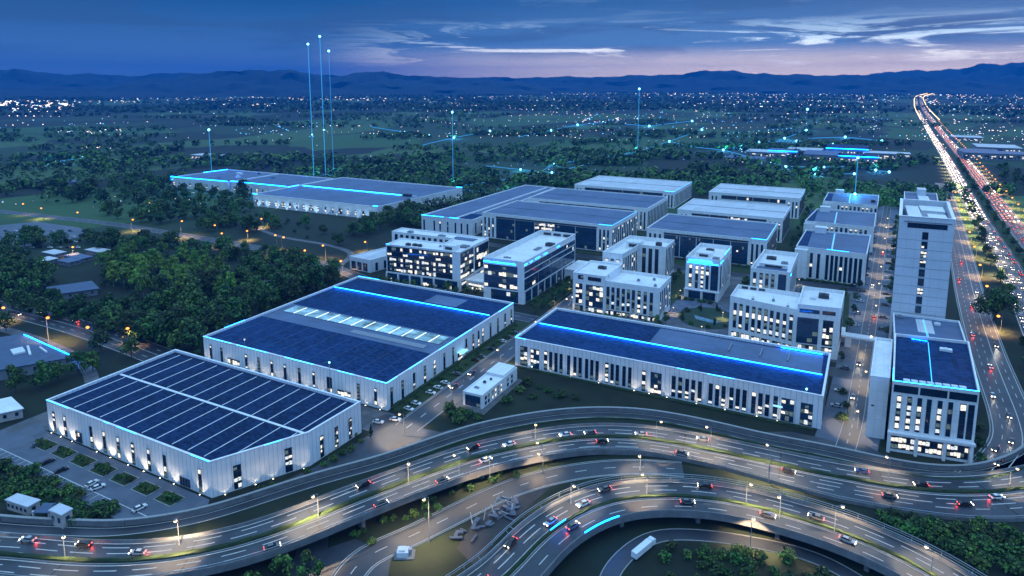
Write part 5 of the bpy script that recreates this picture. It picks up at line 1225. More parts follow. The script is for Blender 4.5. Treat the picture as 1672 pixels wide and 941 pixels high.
wood('woodland', 'dark wood on the right beyond the highway', pts, 3, [M['leaf_a'], M['leaf_b']], (9, 16), 40, 1.8)
pts = []
def belt(x, y, L, a, n, wd):
    for i in range(n):
        t = _rw.uniform(-.5, .5) * L; q = _rw.gauss(0, wd)
        pts.append((x + math.cos(a) * t - math.sin(a) * q, y + math.sin(a) * t + math.cos(a) * q))
for i in range(130):
    d = 900 * (4.6 ** _rw.random()); an = YAW + R(_rw.uniform(-40, 39))
    x, y = -math.sin(an) * d, math.cos(an) * d
    if any(inside((x, y), a) for a in BUILT) or (abs(x - 130 - (y - 1300) * .05) < 120 and y > 0): continue
    belt(x, y, _rw.uniform(120, 420) * (d / 1500) ** .4, YAW + _rw.choice((0, 0, 0, .5)) + _rw.uniform(-.22, .22), int(_rw.uniform(14, 40)), _rw.uniform(4, 15))
wood('woodland', 'dark hedgerows and copses between the far fields', pts, 4, [M['leaf_a'], M['leaf_b']], (8, 15), 16, 3.2)
pts = []
for i in range(34):
    d = 850 * (1.9 ** _rw.random()); an = YAW + R(_rw.uniform(-38, 12)); x, y = -math.sin(an) * d, math.cos(an) * d
    if not any(inside((x, y), a) for a in BUILT): belt(x, y, _rw.uniform(120, 380), YAW + _rw.uniform(-.35, .35), int(_rw.uniform(16, 34)), _rw.uniform(3, 10))
wood('woodland', 'rows of dark trees between the nearer fields', pts, 7, [M['leaf_a'], M['leaf_b']], (7, 13), 26, 1.9)
pts = []
for i in range(260):
    d = 3200 * (2.4 ** _rw.random()); an = YAW + R(_rw.uniform(-40, 39))
    x, y = -math.sin(an) * d, math.cos(an) * d
    if abs(x - 180 - (y - 2452) * .055) < 150: continue
    belt(x, y, _rw.uniform(300, 1100), YAW + R(_rw.uniform(-14, 14)), 22, 30)
wood('woodland', 'dark tree belts merging on the distant plain', pts, 5, [M['leaf_a'], M['leaf_a']], (10, 18), 6, 8.0)

# ------------------------------------------------------------------ street lamps
LAMPM = {}
def lamp_meshes(h, kind):
    k = (round(h), kind)
    if k in LAMPM: return LAMPM[k]
    b = MB(); b.tube((0, 0, 0), (0, 0, h), .16, .09, 8); b.tube((0, 0, 0), (0, 0, .5), .26, .24, 8)
    pole = b.mesh('pole', M['pole'])
    b = MB(); b.tube((0, 0, h - .1), (1.5, 0, h + .35), .07, .05, 6); arm = b.mesh('arm', M['pole'])
    b = MB(); b.box(1.2, -.24, h + .28, 2.3, .24, h + .46, 0); b.sphere((1.75, 0, h + .02), (.85 if kind == 'warm' else .5) * (.6 if h < 5 else 1), 1, 10, 6, .75); head = b.mesh('lamp_head', [M['pole'], M['lamp_' + kind]])
    LAMPM[k] = (pole, arm, head); return LAMPM[k]
def lamp(x, y, z, h, label, group, kind='white', power=4000, rz=0.0, light=True):
    r = thing('street_lamp', label, 'street lamp', (x, y, z), rz, group)
    p, a, hd = lamp_meshes(h, kind); link('pole', p, r); link('arm', a, r); link('lamp_head', hd, r)
    if light:
        l = bpy.data.lights.new('lamp_light', 'SPOT'); l.energy = power * LAMP_GAIN; l.color = (1.0, .55, .22) if kind == 'warm' else (1.0, .70, .40)
        l.spot_size = R(128); l.spot_blend = .9; l.shadow_soft_size = .25
        link('lamp_light', l, r, (1.75, 0, round(h) - .62))
    return r
LAMP_GAIN = 11.0
EXP = 'lamps along the expressway and loop ramp'
for px, py, z, h, pw, l in [
    (873.7, 723, 2.6, 8.2, 5500, 'lamp on the outer side of the expressway where it starts to bend'), (1071, 720, .9, 8.2, 7500, 'lamp on the expressway median below the long hall'),
    (885, 750, 2.5, 6.4, 2600, 'lamp on the inner edge of the expressway above the slip road'), (886.5, 773, 0, 7, 2600, 'short lamp on the grass between viaduct and slip road'),
    (1045, 768, 0, 6.5, 3500, 'lamp between slip road and expressway over a lit grass patch'), (701, 885, 0, 15, 4200, 'tall bright lamp on the slip road beside the viaduct'),
    (520, 846, 5.6, 8.4, 9500, 'lamp on the viaduct median, left of the middle'), (667, 790, 5.2, 8.2, 9000, 'lamp on the viaduct median near the apron'),
    (293, 890, 2.8, 9, 7500, 'lamp on the expressway below the corner of the nearest warehouse'), (107, 914, .6, 8, 1500, 'leftmost lamp on the expressway'),
    (1056, 806, 5, 7.2, 5500, 'lamp on the median at the top of the loop ramp'), (932, 822, 5, 7, 6500, 'lamp on the left bend of the loop ramp'),
    (1218, 825, 5, 8, 5000, 'bright lamp on the loop ramp median'), (1225, 893, 0, 8.4, 5200, 'bright lamp inside the loop beside the path'),
    (1255, 787, .4, 13, 9500, 'tall lamp on the expressway inner edge above the ramp'), (1360, 895, 0, 14, 6500, 'tall lamp leaning over the descending ramp'),
    (1271, 870, 0, 12.6, 3000, 'slim lamp on the inner side of the ramp'), (1520, 937, 5, 7.4, 6500, 'lamp on the ramp at the bottom right'),
    (1648, 790, .3, 6, 7500, 'low bright lamp at the bend by the right border'), (750, 775, 4, 7, 3800, 'lamp on the inner carriageway of the viaduct'),
    (660, 712, 0, 9, 9500, 'lamp in the middle of the lamplit apron'), (800, 780, 3.4, 8, 4000, 'lamp beside the viaduct end'), (1160, 735, .6, 9, 6500, 'lamp on the expressway median right of the bend'),
    (1450, 790, .3, 9, 3500, 'lamp on the expressway below the white office'), (1400, 700, 0, 8, 6500, 'lamp at the foot of the avenue')]:
    lamp(*G(px, py, z), z, h, l, EXP, 'white', pw, _rt.uniform(0, 6.28))
for i in range(9):
    x, y, z, nx, ny = AF[int((.13 + .085 * i) * (len(AF) - 1))]
    lamp(x - nx * 3.9, y - ny * 3.9, 0, 7, 'lamp along the avenue between office blocks', 'lamps along the avenue', 'white', 5000, math.pi)
for i in range(5):
    lamp(-149.4, 232 + i * 44, 0, 7.5, 'lamp along the works street between the long halls', 'lamps along the works street', 'white', 2600, math.pi)
for px, py, h, pw, l in [(80, 562, 15, 9000, 'bright orange lamp between low hall and side road, middle of three'), (152, 562, 9.6, 5500, 'right one of three orange lamps by the side road'), (14, 525, 8.5, 4000, 'leftmost orange lamp by the side road, above a round tree'),
    (132, 368, 12.8, 9000, 'leftmost orange lamp on the country road'), (296, 388, 14.6, 8000, 'second orange lamp on the country road'), (461, 420, 16, 11000, 'brightest orange lamp on the country road'), (453, 412, 14, 2000, 'lamp just behind the brightest country road lamp'), (532, 425, 12, 11000, 'orange lamp where the country road reaches the offices'),
    (405, 392, 8, 3000, 'short orange lamp by the footpath'), (600, 412, 8, 3500, 'pair lamp by the grey annex block'), (37, 352, 12, 1500, 'white lamp over the car park at the left border'), (355, 385, 10, 1200, 'small white lamp beyond the country road'), (215, 378, 11, 5000, 'orange lamp on the country road between the two left ones'), (360, 402, 11, 5000, 'orange lamp half hidden by trees on the country road'), (500, 428, 10, 6000, 'orange lamp just left of the office turn on the country road'), (70, 358, 11, 4000, 'orange lamp on the country road near the car park'), (430, 372, 8, 3000, 'orange lamp before the lit front of the far hall'), (245, 345, 9, 2500, 'lone orange lamp in the trees before the far halls'), (120, 420, 8, 2500, 'orange lamp in the clearing of grey sheds'), (560, 445, 9, 5000, 'orange lamp behind the big warehouse'), (210, 565, 9, 5000, 'orange lamp where the side road meets the warehouse trees')]:
    lamp(*G(px, py), 0, h, l, 'lamps along the country roads', 'warm', pw * 1.4, _rt.uniform(0, 6.28))
for i in range(9):
    x, y, z, nx, ny = VF[int((.22 + .075 * i) * (len(VF) - 1))]
    lamp(x - nx * 9.6, y - ny * 9.6, 0, 9, 'orange lamp among trees beside the service road', 'lamps between service road and highway', 'warm', 8000, math.pi)
hl = 0
for i in range(26, len(HF), 4):
    x, y, z, nx, ny = HF[i]
    if y > 2600: break
    lamp(x - nx * 45, y - ny * 45, 0, 12, 'orange lamp along the outer edge of the highway', 'lamps along the outer edge of the highway', 'warm', 13000, math.pi, y < 1500)
    lamp(x + nx * 1.2, y + ny * 1.2, 0, 11, 'lamp along the inner edge of the highway', 'lamps along the inner edge of the highway', 'white', 9000, 0, y < 1500)
for (px, py, h, l) in ((540, 645, 15, 'thin mast with a cyan tip before the big warehouse'), (402, 600, 14, 'thin mast with a white tip left of the big warehouse front'), (1313, 693, 15, 'mast with cyan tip before the right end of the long hall'), (1574, 746, 26, 'tall slim mast before the white office')):
    x, y = G(px, py); r = thing('mast', l, 'mast', (x, y, 0)); b = MB(); b.tube((0, 0, 0), (0, 0, h), .28, .16, 8); b.build('pole', M['pole'], r)
    b = MB(); b.sphere((0, 0, h + .4), .45); b.build('light', M['node'] if 'cyan' in l else M['lit2'], r)

for px, py, l in ((1106, 484, 'low garden lamp left of the small office cube with lettering'), (1096, 512, 'low garden lamp by the right end of the garden office'), (1180, 520, 'low garden lamp on the ring path near the long white office'), (1150, 545, 'low garden lamp on the garden lawn behind the long hall'), (1120, 555, 'low garden lamp close behind the long hall'), (1212, 590, 'low garden lamp under the front of the long white office'), (1290, 600, 'low garden lamp at the middle of the long white office front'), (1395, 520, 'low lamp on the lawn beside the avenue'), (905, 495, 'low lamp at the corner of the column office'), (930, 470, 'low lamp on the works street pavement'), (1000, 540, 'low lamp in front of the garden office'), (745, 468, 'low lamp under the glazed columns'), (1010, 445, 'low lamp between column office and L shaped office'), (1225, 520, 'low lamp between the two small office cubes'), (1305, 465, 'low lamp before the flat fronted avenue block')):
    lamp(*G(px, py), 0, 4.2, l, 'low garden lamps', 'white', 700, _rt.uniform(0, 6.28))

# ------------------------------------------------------------------ vehicles
def car_meshes():
    """low hull, glasshouse, wheels and lamps of a saloon; front towards +x"""
    b = MB()
    prof = [(-2.25, .32), (-2.3, .75), (-2.15, .92), (-1.3, .98), (.95, .95), (2.0, .80), (2.28, .62), (2.25, .32)]
    for s_, e in ((-1, 0), (1, 0)): pass
    n = len(prof)
    b.v += [(x, -.86 if .3 < z < .9 else -.80, z) for x, z in prof] + [(x, .86 if .3 < z < .9 else .80, z) for x, z in prof]
    for i in range(n - 1): b.f.append((i, i + 1, n + i + 1, n + i)); b.m.append(0)
    b.f.append(tuple(range(n - 1, -1, -1))); b.m.append(0); b.f.append(tuple(range(n, 2 * n))); b.m.append(0)
    b.quad((-1.15, -.60, 1.44), (.30, -.60, 1.44), (.30, .60, 1.44), (-1.15, .60, 1.44), 0)
    hull = b
    g = MB()
    lo = [(-1.95, -.76, .96), (1.15, -.76, .94), (1.15, .76, .94), (-1.95, .76, .96)]; hi = [(-1.2, -.62, 1.43), (.36, -.62, 1.43), (.36, .62, 1.43), (-1.2, .62, 1.43)]
    for i in range(4): j = (i + 1) % 4; g.quad(lo[i], lo[j], hi[j], hi[i])
    g.quad(*hi)
    wh = MB(); wh.tube((0, -.1, 0), (0, .1, 0), .33, n=12); hd = MB(); hd.box(-.06, -.22, -.09, .06, .22, .09); tl = MB(); tl.box(-.05, -.24, -.08, .05, .24, .08)
    return hull, g, wh, hd, tl
_h, _g, _w, _hd, _tl = car_meshes()
HULL = {k: _h.mesh('body', M['car_' + k]) for k in CARCOL}
GLASSM, WHEEL, HEAD, TAIL = _g.mesh('window', M['car_glass']), _w.mesh('wheel', M['tyre']), _hd.mesh('headlight', M['head']), _tl.mesh('tail_light', M['tail'])
HEADOFF, TAILOFF = _hd.mesh('headlight', M['trim']), _tl.mesh('tail_light', M['car_red'])
def onemesh(k, lit):
    b = MB(); b.v = list(_h.v); b.f = list(_h.f); b.m = [0] * len(_h.f)
    def add(o, off_, m):
        n = len(b.v); b.v += [(x + off_[0], y + off_[1], z + off_[2]) for x, y, z in o.v]; b.f += [tuple(i + n for i in f) for f in o.f]; b.m += [m] * len(o.f)
    add(_g, (0, 0, 0), 1)
    for x in (-1.4, 1.4):
        for y in (-.8, .8): add(_w, (x, y, .33), 2)
    big = 1.5
    for y in (-.58, .58): add(_hd, (2.27, y, .68), 3); add(_tl, (-2.27, y, .78), 4)
    return b.mesh('car', [M['car_' + k], M['car_glass'], M['tyre'], M['head'] if lit else M['trim'], M['tail'] if lit else M['car_red']])
ONE = {(k, l): onemesh(k, l) for k in CARCOL for l in (True, False)}
_rc = random.Random(3)
NC = [0]
def car(x, y, z, ang, where, group, lit=True, beam=0, col=None, detail=True):
    col = col or _rc.choices(list(CARCOL), (4, 4, 6, 5, .4, .6))[0]; NC[0] += 1
    lab_ = '%s car %s' % (col, where)
    if detail:
        r = thing('car', lab_, 'car', (x, y, z), ang, group)
        link('body', HULL[col], r); link('window', GLASSM, r)
        for wx in (-1.4, 1.4):
            for wy in (-.8, .8): link('wheel', WHEEL, r, (wx, wy, .33))
        for wy in (-.58, .58): link('headlight', HEAD if lit else HEADOFF, r, (2.27, wy, .68)); link('tail_light', TAIL if lit else TAILOFF, r, (-2.27, wy, .78))
    else:
        r = tag(link('car', ONE[(col, lit)], None, (x, y, z), ang), lab_, 'car', group)
    if beam:
        l = bpy.data.lights.new('head_beam', 'SPOT'); l.energy = beam; l.color = (1, .90, .74); l.spot_size = R(30); l.spot_blend = .8; l.shadow_soft_size = .3; l.energy = beam * 14
        lo = link('head_beam', l, r, (2.5, 0, .8)); lo.rotation_euler = Vector((1, 0, -.07)).to_track_quat('-Z', 'Y').to_euler()
        l = bpy.data.lights.new('tail_glow', 'SPOT'); l.energy = beam * .8; l.color = (1, .05, .03); l.spot_size = R(120); l.spot_blend = .8; l.shadow_soft_size = .3
        lo = link('tail_glow', l, r, (-2.45, 0, .8)); lo.rotation_euler = Vector((-1, 0, -.45)).to_track_quat('-Z', 'Y').to_euler()
    return r
def on_road(fr, t, o, forward, where, group, beam=0, detail=True, dz=.03, col=None):
    i = min(len(fr) - 2, max(1, int(t * (len(fr) - 1)))); x, y, z, nx, ny = fr[i]
    a = math.atan2(-nx, ny)          # travel direction of the frame
    car(x + nx * o, y + ny * o, z + dz, a + (0 if forward else math.pi), where, group, True, beam, col, detail)
EX, LP = 'cars on the expressway', 'cars on the loop ramp'
def t_at(fr, px, py, z):
    g = G(px, py, z); return min(range(len(fr)), key=lambda i: (fr[i][0] - g[0]) ** 2 + (fr[i][1] - g[1]) ** 2) / (len(fr) - 1)
# driving on the right: inner side towards the right of the picture, outer side coming back
for px, py, z in [(20, 905, .6), (62, 912, .8), (110, 917, 1), (158, 919, 1.4), (205, 918, 2), (245, 915, 2.6), (610, 806, 5.4), (640, 794, 5.3), (790, 744, 4), (835, 733, 3.2), (880, 724, 2.7), (925, 718, 2.2), (965, 715, 1.8), (1005, 714, 1.3), (1045, 717, .9), (1095, 724, .7), (1150, 735, .5), (1225, 751, .4), (1420, 790, .3), (1470, 799, .3), (1515, 803, .3)]:
    if px in (62, 158, 245, 640, 880, 1005, 1095, 1225, 1470): continue
    on_road(MC, t_at(MC, px, py, z), 3.1 if px % 2 else 6.6, False, 'with red tail lights on the outer carriageway of the expressway' if px < 700 else 'on the outer carriageway of the bending expressway', EX, 420)
for px, py, z in [(440, 876, 5), (560, 828, 5.6), (600, 811, 5.5), (700, 775, 4.9), (745, 758, 4.4), (790, 743, 3.9), (840, 732, 3.1), (985, 714, 1.5), (1060, 718, .9), (1120, 729, .6), (1200, 745, .4), (1290, 765, .3), (1440, 793, .3), (1500, 802, .3), (1560, 806, .3), (1610, 806, .3), (1650, 803, .3)]:
    if px in (560, 745, 840, 1060, 1200, 1500, 1650): continue
    on_road(MC, t_at(MC, px, py, z), -3.1 if px % 20 else -6.6, True, 'driving to the right on the inner carriageway of the expressway', EX, 420)
for px, py in [(805, 965), (868, 897), (905, 862), (965, 832), (1000, 819), (1160, 814), (1330, 855)]:
    on_road(RC, t_at(RC, px, py, 5), 3.0 if px % 4 else 6.6, False, 'on the outer lanes of the loop ramp', LP, 420)
for px, py in [(920, 858), (1120, 812), (1250, 832), (1390, 877)]:
    on_road(RC, t_at(RC, px, py, 5), -3.0, True, 'on the inner lanes of the loop ramp', LP, 420)
for t, o in ((.02, 1), (.035, 4.6), (.05, 1.2), (.075, 1), (.10, 4.5), (.14, 1), (.2, 4.4), (.27, .8), (.35, 4.5), (.42, 1)):
    on_road(VF, t, o, t > .12, 'on the service road beside the white tower', 'cars on the service road', 320)
for t, o in ((.06, -4.2), (.18, -5), (.31, -4)): on_road(VF, t, o, False, 'coming along the right lanes of the service road', 'cars on the service road', 320)
for t, o in ((.10, 1.8), (.16, 1.8), (.30, -1.8), (.42, 1.8), (.6, -1.8)): on_road(AF, t, o, o < 0, 'driving on the narrow avenue', 'cars on the avenue', 220)
for y, o in ((246, -2.4), (262, -2.6), (318, 2.4), (392, -2.2), (440, 2.2)): car(-155.2 + o, y, .04, math.pi / 2 if o > 0 else -math.pi / 2, 'driving along the works street', 'cars on the works street', True, 220)
for q, (px, py) in enumerate(((20, 515), (60, 522), (110, 530))): on_road(XR, t_at(XR, px, py, 0), 4 if q else -4, q == 0, 'on the wide side road at the left border', 'cars on the side road', 250)
# highway: near cars one by one, the rest of the stream as a mass
for k in range(74):
    y = 380 + 430 * (k / 74) ** 1.1; i = min(range(len(HF)), key=lambda j: abs(HF[j][1] - y)); x, yy, z, nx, ny = HF[i]
    for lane, fwd, wh in ((-2.4, False, 'coming towards the tower on the near highway carriageway'), (-6.0, False, 'coming towards the tower on the near highway carriageway'), (-34.6 + 3.7 * (k % 3 - 1), True, 'with red tail lights on the far highway carriageway')):
        if lane == -6.0 and k % 3: lane = -9.6 if k % 3 == 1 else -13.2; fwd = k % 3 == 1 and False
        if lane == -13.2: fwd = True; wh = 'with red tail lights on the near highway carriageway'
        if _rc.random() < .06: continue
        a = math.atan2(-nx, ny); q = _rc.uniform(-5, 5)
        car(x + nx * lane + math.cos(a) * q, yy + ny * lane + math.sin(a) * q, .04, a + (0 if fwd else math.pi), wh, 'cars on the highway', True, 0, None, y < 620)
print('cars', NC[0])
b = MB(); acc = 0
for i in range(len(HF) - 1):
    x, y, z, nx, ny = HF[i]
    if y < 812: continue
    a = math.atan2(-nx, ny); far = min(1.0, (y - 812) / 3000); L = math.hypot(HF[i + 1][0] - x, HF[i + 1][1] - y)
    for lane, w_ in ((-2.4, 1), (-6, 1), (-9.6, 1), (-13, .55), (-29, 0), (-32.5, 0), (-36, .2), (-40, .6)):
        for q in range(max(1, int(L / 19))):
            t = (q + _rc.random()) / max(1, int(L / 19)); px_, py_ = x + (HF[i + 1][0] - x) * t + nx * lane, y + (HF[i + 1][1] - y) * t + ny * lane
            b.obox(px_, py_, .3, 4.4, 1.8, 1.1, a, 0)
            white = _rc.random() < w_; fx, fy = px_ - math.cos(a) * 2.3, py_ - math.sin(a) * 2.3; s_ = 1.0
            b.obox(fx, fy, .5, .1, 1.7 * s_, .36 * s_, a, 1 if white else 2)
tag(b.build('traffic', [M['car_grey'], M['far_head'], M['far_tail']]), 'distant stream of head and tail lights on the highway', 'traffic', kind='stuff')
# parked
PK = 'cars parked beside the big warehouse'
for k, y in enumerate((219, 224.5, 236, 241.6, 247.3, 258, 276, 281.4, 292, 304, 311, 318)):
    car(-163.6 + _rc.uniform(-.4, .4), y, .04, _rc.choice((0, math.pi)) + _rc.uniform(-.1, .1), 'parked nose in beside the big warehouse', PK, False, 0, 'white' if k < 5 else None)
for k in range(40):
    i = int((.07 + .78 * (k // 2) / 20) * (len(AF) - 1)); x, y, z, nx, ny = AF[i]; o = 7.4 if k % 2 else -6.6
    if abs(y - 384) < 15: continue
    a = math.atan2(-nx, ny); car(x + nx * o, y + ny * o, .03, a + math.pi / 2 * (1 if k % 2 else -1), 'parked on the %s side of the avenue' % ('long hall' if k % 2 else 'white office'), 'cars parked along the avenue', False)
for px, py in ((78, 756), (62, 728), (150, 792), (160, 798), (228, 832), (100, 770)): car(*G(px, py), .03, 1.5 + _rc.uniform(-.2, .2), 'parked on the blue grey warehouse yard', 'cars parked on the yard', False, 0, 'white' if px > 100 else None)
for x, y in ((-168, 204), (-163, 209)): car(x, y, .03, .3, 'parked by the corner of the two warehouses', 'cars parked at the warehouse corner', False, 0, 'white')
for x, y in ((-300, 152), (-303, 160), (-305, 168), (-301, 178), (-304, 190)): car(x, y, .03, 1.4, 'parked behind the far corner of the nearest warehouse', 'cars parked behind the nearest warehouse', False, 0, 'silver')
for r_ in range(4):
    for k in range(9):
        x, y = G(-5 + k * 15 + r_ * 4, 378 + r_ * 9); car(x, y, .03, .2, 'in the rows of the car park at the left border', 'cars in the car park', False, 0, None, False)

# lorry, machine and scrap near the loop
tx, ty = G(1051, 902); tr = thing('lorry', 'long white lorry standing on the path inside the loop ramp', 'lorry', (tx, ty, .04), math.atan2(12, 4)); tr.scale = (.82, .8, .8)
b = MB(); b.box(-6.2, -1.2, 1.0, 3.6, 1.2, 3.3); b.build('cargo_box', M['trim'], tr); b = MB(); b.box(-6.2, -.9, .6, 5.8, .9, .98); b.build('chassis', M['dark_trim'], tr)
b = MB(); b.prism([(4.0, -1.2), (6.0, -1.2), (6.0, 1.2), (4.0, 1.2)], .99, 2.9); b.box(3.9, -1.1, 2.9, 5.6, 1.1, 3.3); cabm = b.build('cab', M['trim'], tr)
b = MB(); b.box(6.0, -1.05, 1.9, 6.04, 1.05, 2.75); b.build('windscreen', M['car_glass'], cabm)
for wx in (-5, -3.7, 4.9):
    for wy in (-1.05, 1.05): b = MB(); b.tube((wx, wy - .15, .5), (wx, wy + .15, .5), .5, n=14); b.build('wheel', M['tyre'], tr)
mx, my = G(661, 907); r = thing('machine', 'white boxy machine on a flat pallet beside the slip road', 'machine', (mx, my, 0), .5)
b = MB(); b.box(-3, -2.2, .1, 3, 2.2, .35); b.build('pallet', M['concrete'], r); b = MB(); b.box(-2.2, -1.5, .36, 1.2, 1.5, 1.9); b.box(-1.6, -1.0, 1.9, .2, 1.0, 2.4); b.build('casing', M['trim'], r); b = MB(); b.tube((1.6, 0, .36), (1.6, 0, 2.2), .6, n=10); b.tube((1.6, .9, .36), (1.6, .9, 1.5), .3, n=8); b.build('tank', M['rail'], r)
r = thing('scrap_heap', 'heap of grey slabs and steel frames on bare earth beside the loop', 'scrap heap', (*G(805, 848), 0)); b = MB(); sr = random.Random(8)
for k in range(34):
    t = sr.uniform(-1, 1); b.obox(t * 5 + sr.gauss(0, 2.2), t * 13 + sr.gauss(0, 2.5), sr.uniform(0, .9), sr.uniform(1.2, 4.5), sr.uniform(.3, 1.5), sr.uniform(.15, .6), sr.uniform(0, 3.1))
b.build('slabs', M['court'], r); b = MB()
for k in range(14):
    t = sr.uniform(-1, 1); x, y = t * 5 + sr.gauss(0, 2), t * 13 + sr.gauss(0, 2); b.tube((x, y, .3), (x + sr.uniform(-4, 4), y + sr.uniform(-4, 4), sr.uniform(1, 3)), .14, n=5)
b.build('steel_frame', M['rail'], r)

# ------------------------------------------------------------------ light beams and glowing lines
for px, py, h, rad, l in [(346, 285, 67, .35, 'leftmost short cyan light beam rising from the far left hall'), (513, 297, 188, .42, 'left one of three tall cyan light beams above the far halls'), (532, 292, 200, .42, 'tallest of three cyan light beams above the far halls'), (545, 285, 182, .25, 'faint right one of three tall cyan light beams'), (740, 303, 98, .3, 'cyan light beam at the back corner of the far hall'), (1041, 248, 123, .5, 'cyan light beam rising from the bright crossing in the fields'), (1396, 322, 39, .35, 'cyan light beam on the roof of the rear avenue block'), (1316, 214, 60, .3, 'faint cyan light beam far behind the laboratory halls')]:
    x, y = G(px, py); z0 = 21 if px == 1396 else 0
    if px == 1396: x, y = G(1396, 318, 21)
    r = thing('light_beam', l, 'light beam', (x, y, z0)); b = MB(); b.tube((0, 0, 0), (0, 0, h), rad, n=6); b.build('shaft', M['beam'], r)
    s_ = max(1.3, (x * x + y * y) ** .5 / 600); b = MB(); b.sphere((0, 0, h), s_); b.build('tip', M['node'], r); b = MB(); b.sphere((0, 0, .6), s_ * 1.1); b.build('foot', M['node'], r)
    l = bpy.data.lights.new('foot_glow', 'POINT'); l.energy = 60 * (x * x + y * y) ** .5; l.color = (.05, .40, 1); l.shadow_soft_size = 2; link('foot_glow', l, r, (0, 0, 7))
    if px in (513, 532): b = MB(); b.sphere((0, 0, h * .35), s_ * .6); b.build('bead', M['node'], r)
for pts, l in [(((744, 305), (901, 282), (960, 268), (1041, 248), (1093, 231), (1146, 212)), 'long cyan line from the far hall corner through the bright crossing'), (((794, 271), (850, 277), (901, 282)), 'short cyan line meeting the long one from the left'), (((1093, 231), (1130, 240), (1181, 245), (1230, 258)), 'cyan line running right from the second bright node'), (((846, 224), (900, 213), (943, 204), (985, 200)), 'cyan line along the fields left of the crossing'), (((690, 237), (741, 225), (800, 214)), 'cyan line at the foot of the middle beam'), (((605, 207), (660, 216), (700, 221)), 'cyan line far out in the fields'), (((58, 266), (90, 265), (135, 258)), 'cyan line in the fields at the left'), (((1257, 236), (1281, 226), (1317, 213)), 'cyan line beyond the far sheds'), (((1395, 271), (1345, 273), (1283, 272), (1260, 266)), 'cyan line left of the bright node among far sheds'), (((1395, 271), (1430, 278), (1452, 281)), 'cyan line right of the bright node among far sheds'), (((1170, 240), (1210, 243), (1260, 243)), 'cyan line along the far shed roofs'), (((985, 200), (1060, 206), (1130, 198)), 'cyan line in the fields right of the crossing'), (((1181, 245), (1240, 232), (1300, 230), (1360, 236)), 'cyan line looping behind the far sheds'), (((1320, 226), (1380, 224), (1440, 230)), 'cyan line behind the far works halls'), (((1041, 248), (990, 256), (905, 268), (880, 282)), 'second cyan line running left from the bright crossing'), (((1290, 276), (1330, 284), (1395, 284)), 'cyan line along the field edge before the far works'), (((755, 310), (830, 318), (880, 308)), 'cyan line between far hall and laboratory halls')]:
    W_ = [(*G(px, py, 2.5), 2.5) for px, py in pts]; r = thing('light_line', l, 'light line', W_[0]); o = Vector(W_[0]); b = MB()
    for a, c in zip(W_, W_[1:]): d = .0004 * Vector(a).length; b.tube(tuple(Vector(a) - o), tuple(Vector(c) - o), max(.3, d), n=5)
    b.build('glowing_tube', M['beam'], r)
    for p in W_[1:]:
        b = MB(); b.sphere(tuple(Vector(p) - o), .0017 * Vector(p).length); b.build('node', M['node'], r)
    p = W_[len(W_) // 2]; l_ = bpy.data.lights.new('node_glow', 'POINT'); l_.energy = 50 * Vector(p).length; l_.color = (.05, .40, 1); l_.shadow_soft_size = 2; link('node_glow', l_, r, tuple(Vector(p) - o + Vector((0, 0, 7))))


# ------------------------------------------------------------------ far buildings and the lights of the plain
def far_hall(px, py, w_, d, h, label, roof, lit, blue=False, rz=0.0):
    x, y = G(px, py); r = thing('far_shed', label, 'shed', (x, y, 0), rz); b = MB(); b.box(-w_ / 2, 0, 0, w_ / 2, d, h); b.build('wall', M['far_wall'], r)
    b = MB(); b.prism([(-w_ / 2 - .5, -.5), (w_ / 2 + .5, -.5), (w_ / 2 + .5, d + .5), (-w_ / 2 - .5, d + .5)], h + .01, h + .6); b.build('roof', M[roof], r)
    n = max(2, int(w_ / 9))
    for i in range(n): link('window', window_mesh(w_ / n * .7, h * .5, 3, 2, lit, 'glass', 'frame', i), r, (-w_ / 2 + w_ * (i + .5) / n, -.01, h * .25))
    if blue: b = MB(); b.box(-w_ / 2, -.9, h + .1, w_ / 2, -.52, h + 1.0); b.build('led_strip', M['led'], r)
for q in [(1215, 268, 60, 40, 9, 'leftmost far shed with pinkish lit front', 'roof_slate', .7), (1250, 258, 70, 50, 10, 'far shed with grey roof beyond the field', 'roof_grey', .3), (1277, 258, 50, 50, 12, 'far shed with blue white wall', 'roof_slate', .2, True), (1312, 256, 60, 60, 11, 'far shed with pale roof right of the blue one', 'roof_grey', .3), (1340, 267, 56, 80, 14, 'far works hall with warm lit front', 'roof_slate', .7), (1382, 258, 70, 90, 16, 'far works hall with glowing blue roof edge', 'roof_blue', .5, True), (1400, 270, 60, 50, 14, 'blue far works hall with reddish lights by the node', 'roof_blue', .8, True), (1436, 262, 50, 40, 12, 'far works building with bright white end', 'roof_grey', .9), (1455, 258, 60, 30, 8, 'low far works building near the highway', 'roof_grey', .6),
          (1605, 262, 60, 90, 12, 'pale roofed depot right of the highway, nearest of three', 'roof_slate', .6), (1632, 252, 70, 80, 12, 'pale roofed depot right of the highway, middle of three', 'roof_grey', .5), (1655, 262, 80, 60, 10, 'pale roofed depot right of the highway, rightmost', 'roof_slate', .7), (1580, 232, 60, 60, 10, 'depot with lit front close to the highway', 'roof_grey', .8), (90, 305, 50, 20, 6, 'small farm building in the fields at the left', 'roof_slate', .4), (330, 262, 60, 30, 8, 'small farm building before the far fields', 'roof_grey', .5)]:
    far_hall(*q)
rl = random.Random(21); bl = MB(); M['town_warm'] = emit('town_light_warm', (1, .74, .58), 6, False); M['town_cool'] = emit('town_light_cool', (.60, .80, 1), 5, False); M['town_blue'] = emit('town_light_blue', (.08, .45, 1), 7, False)
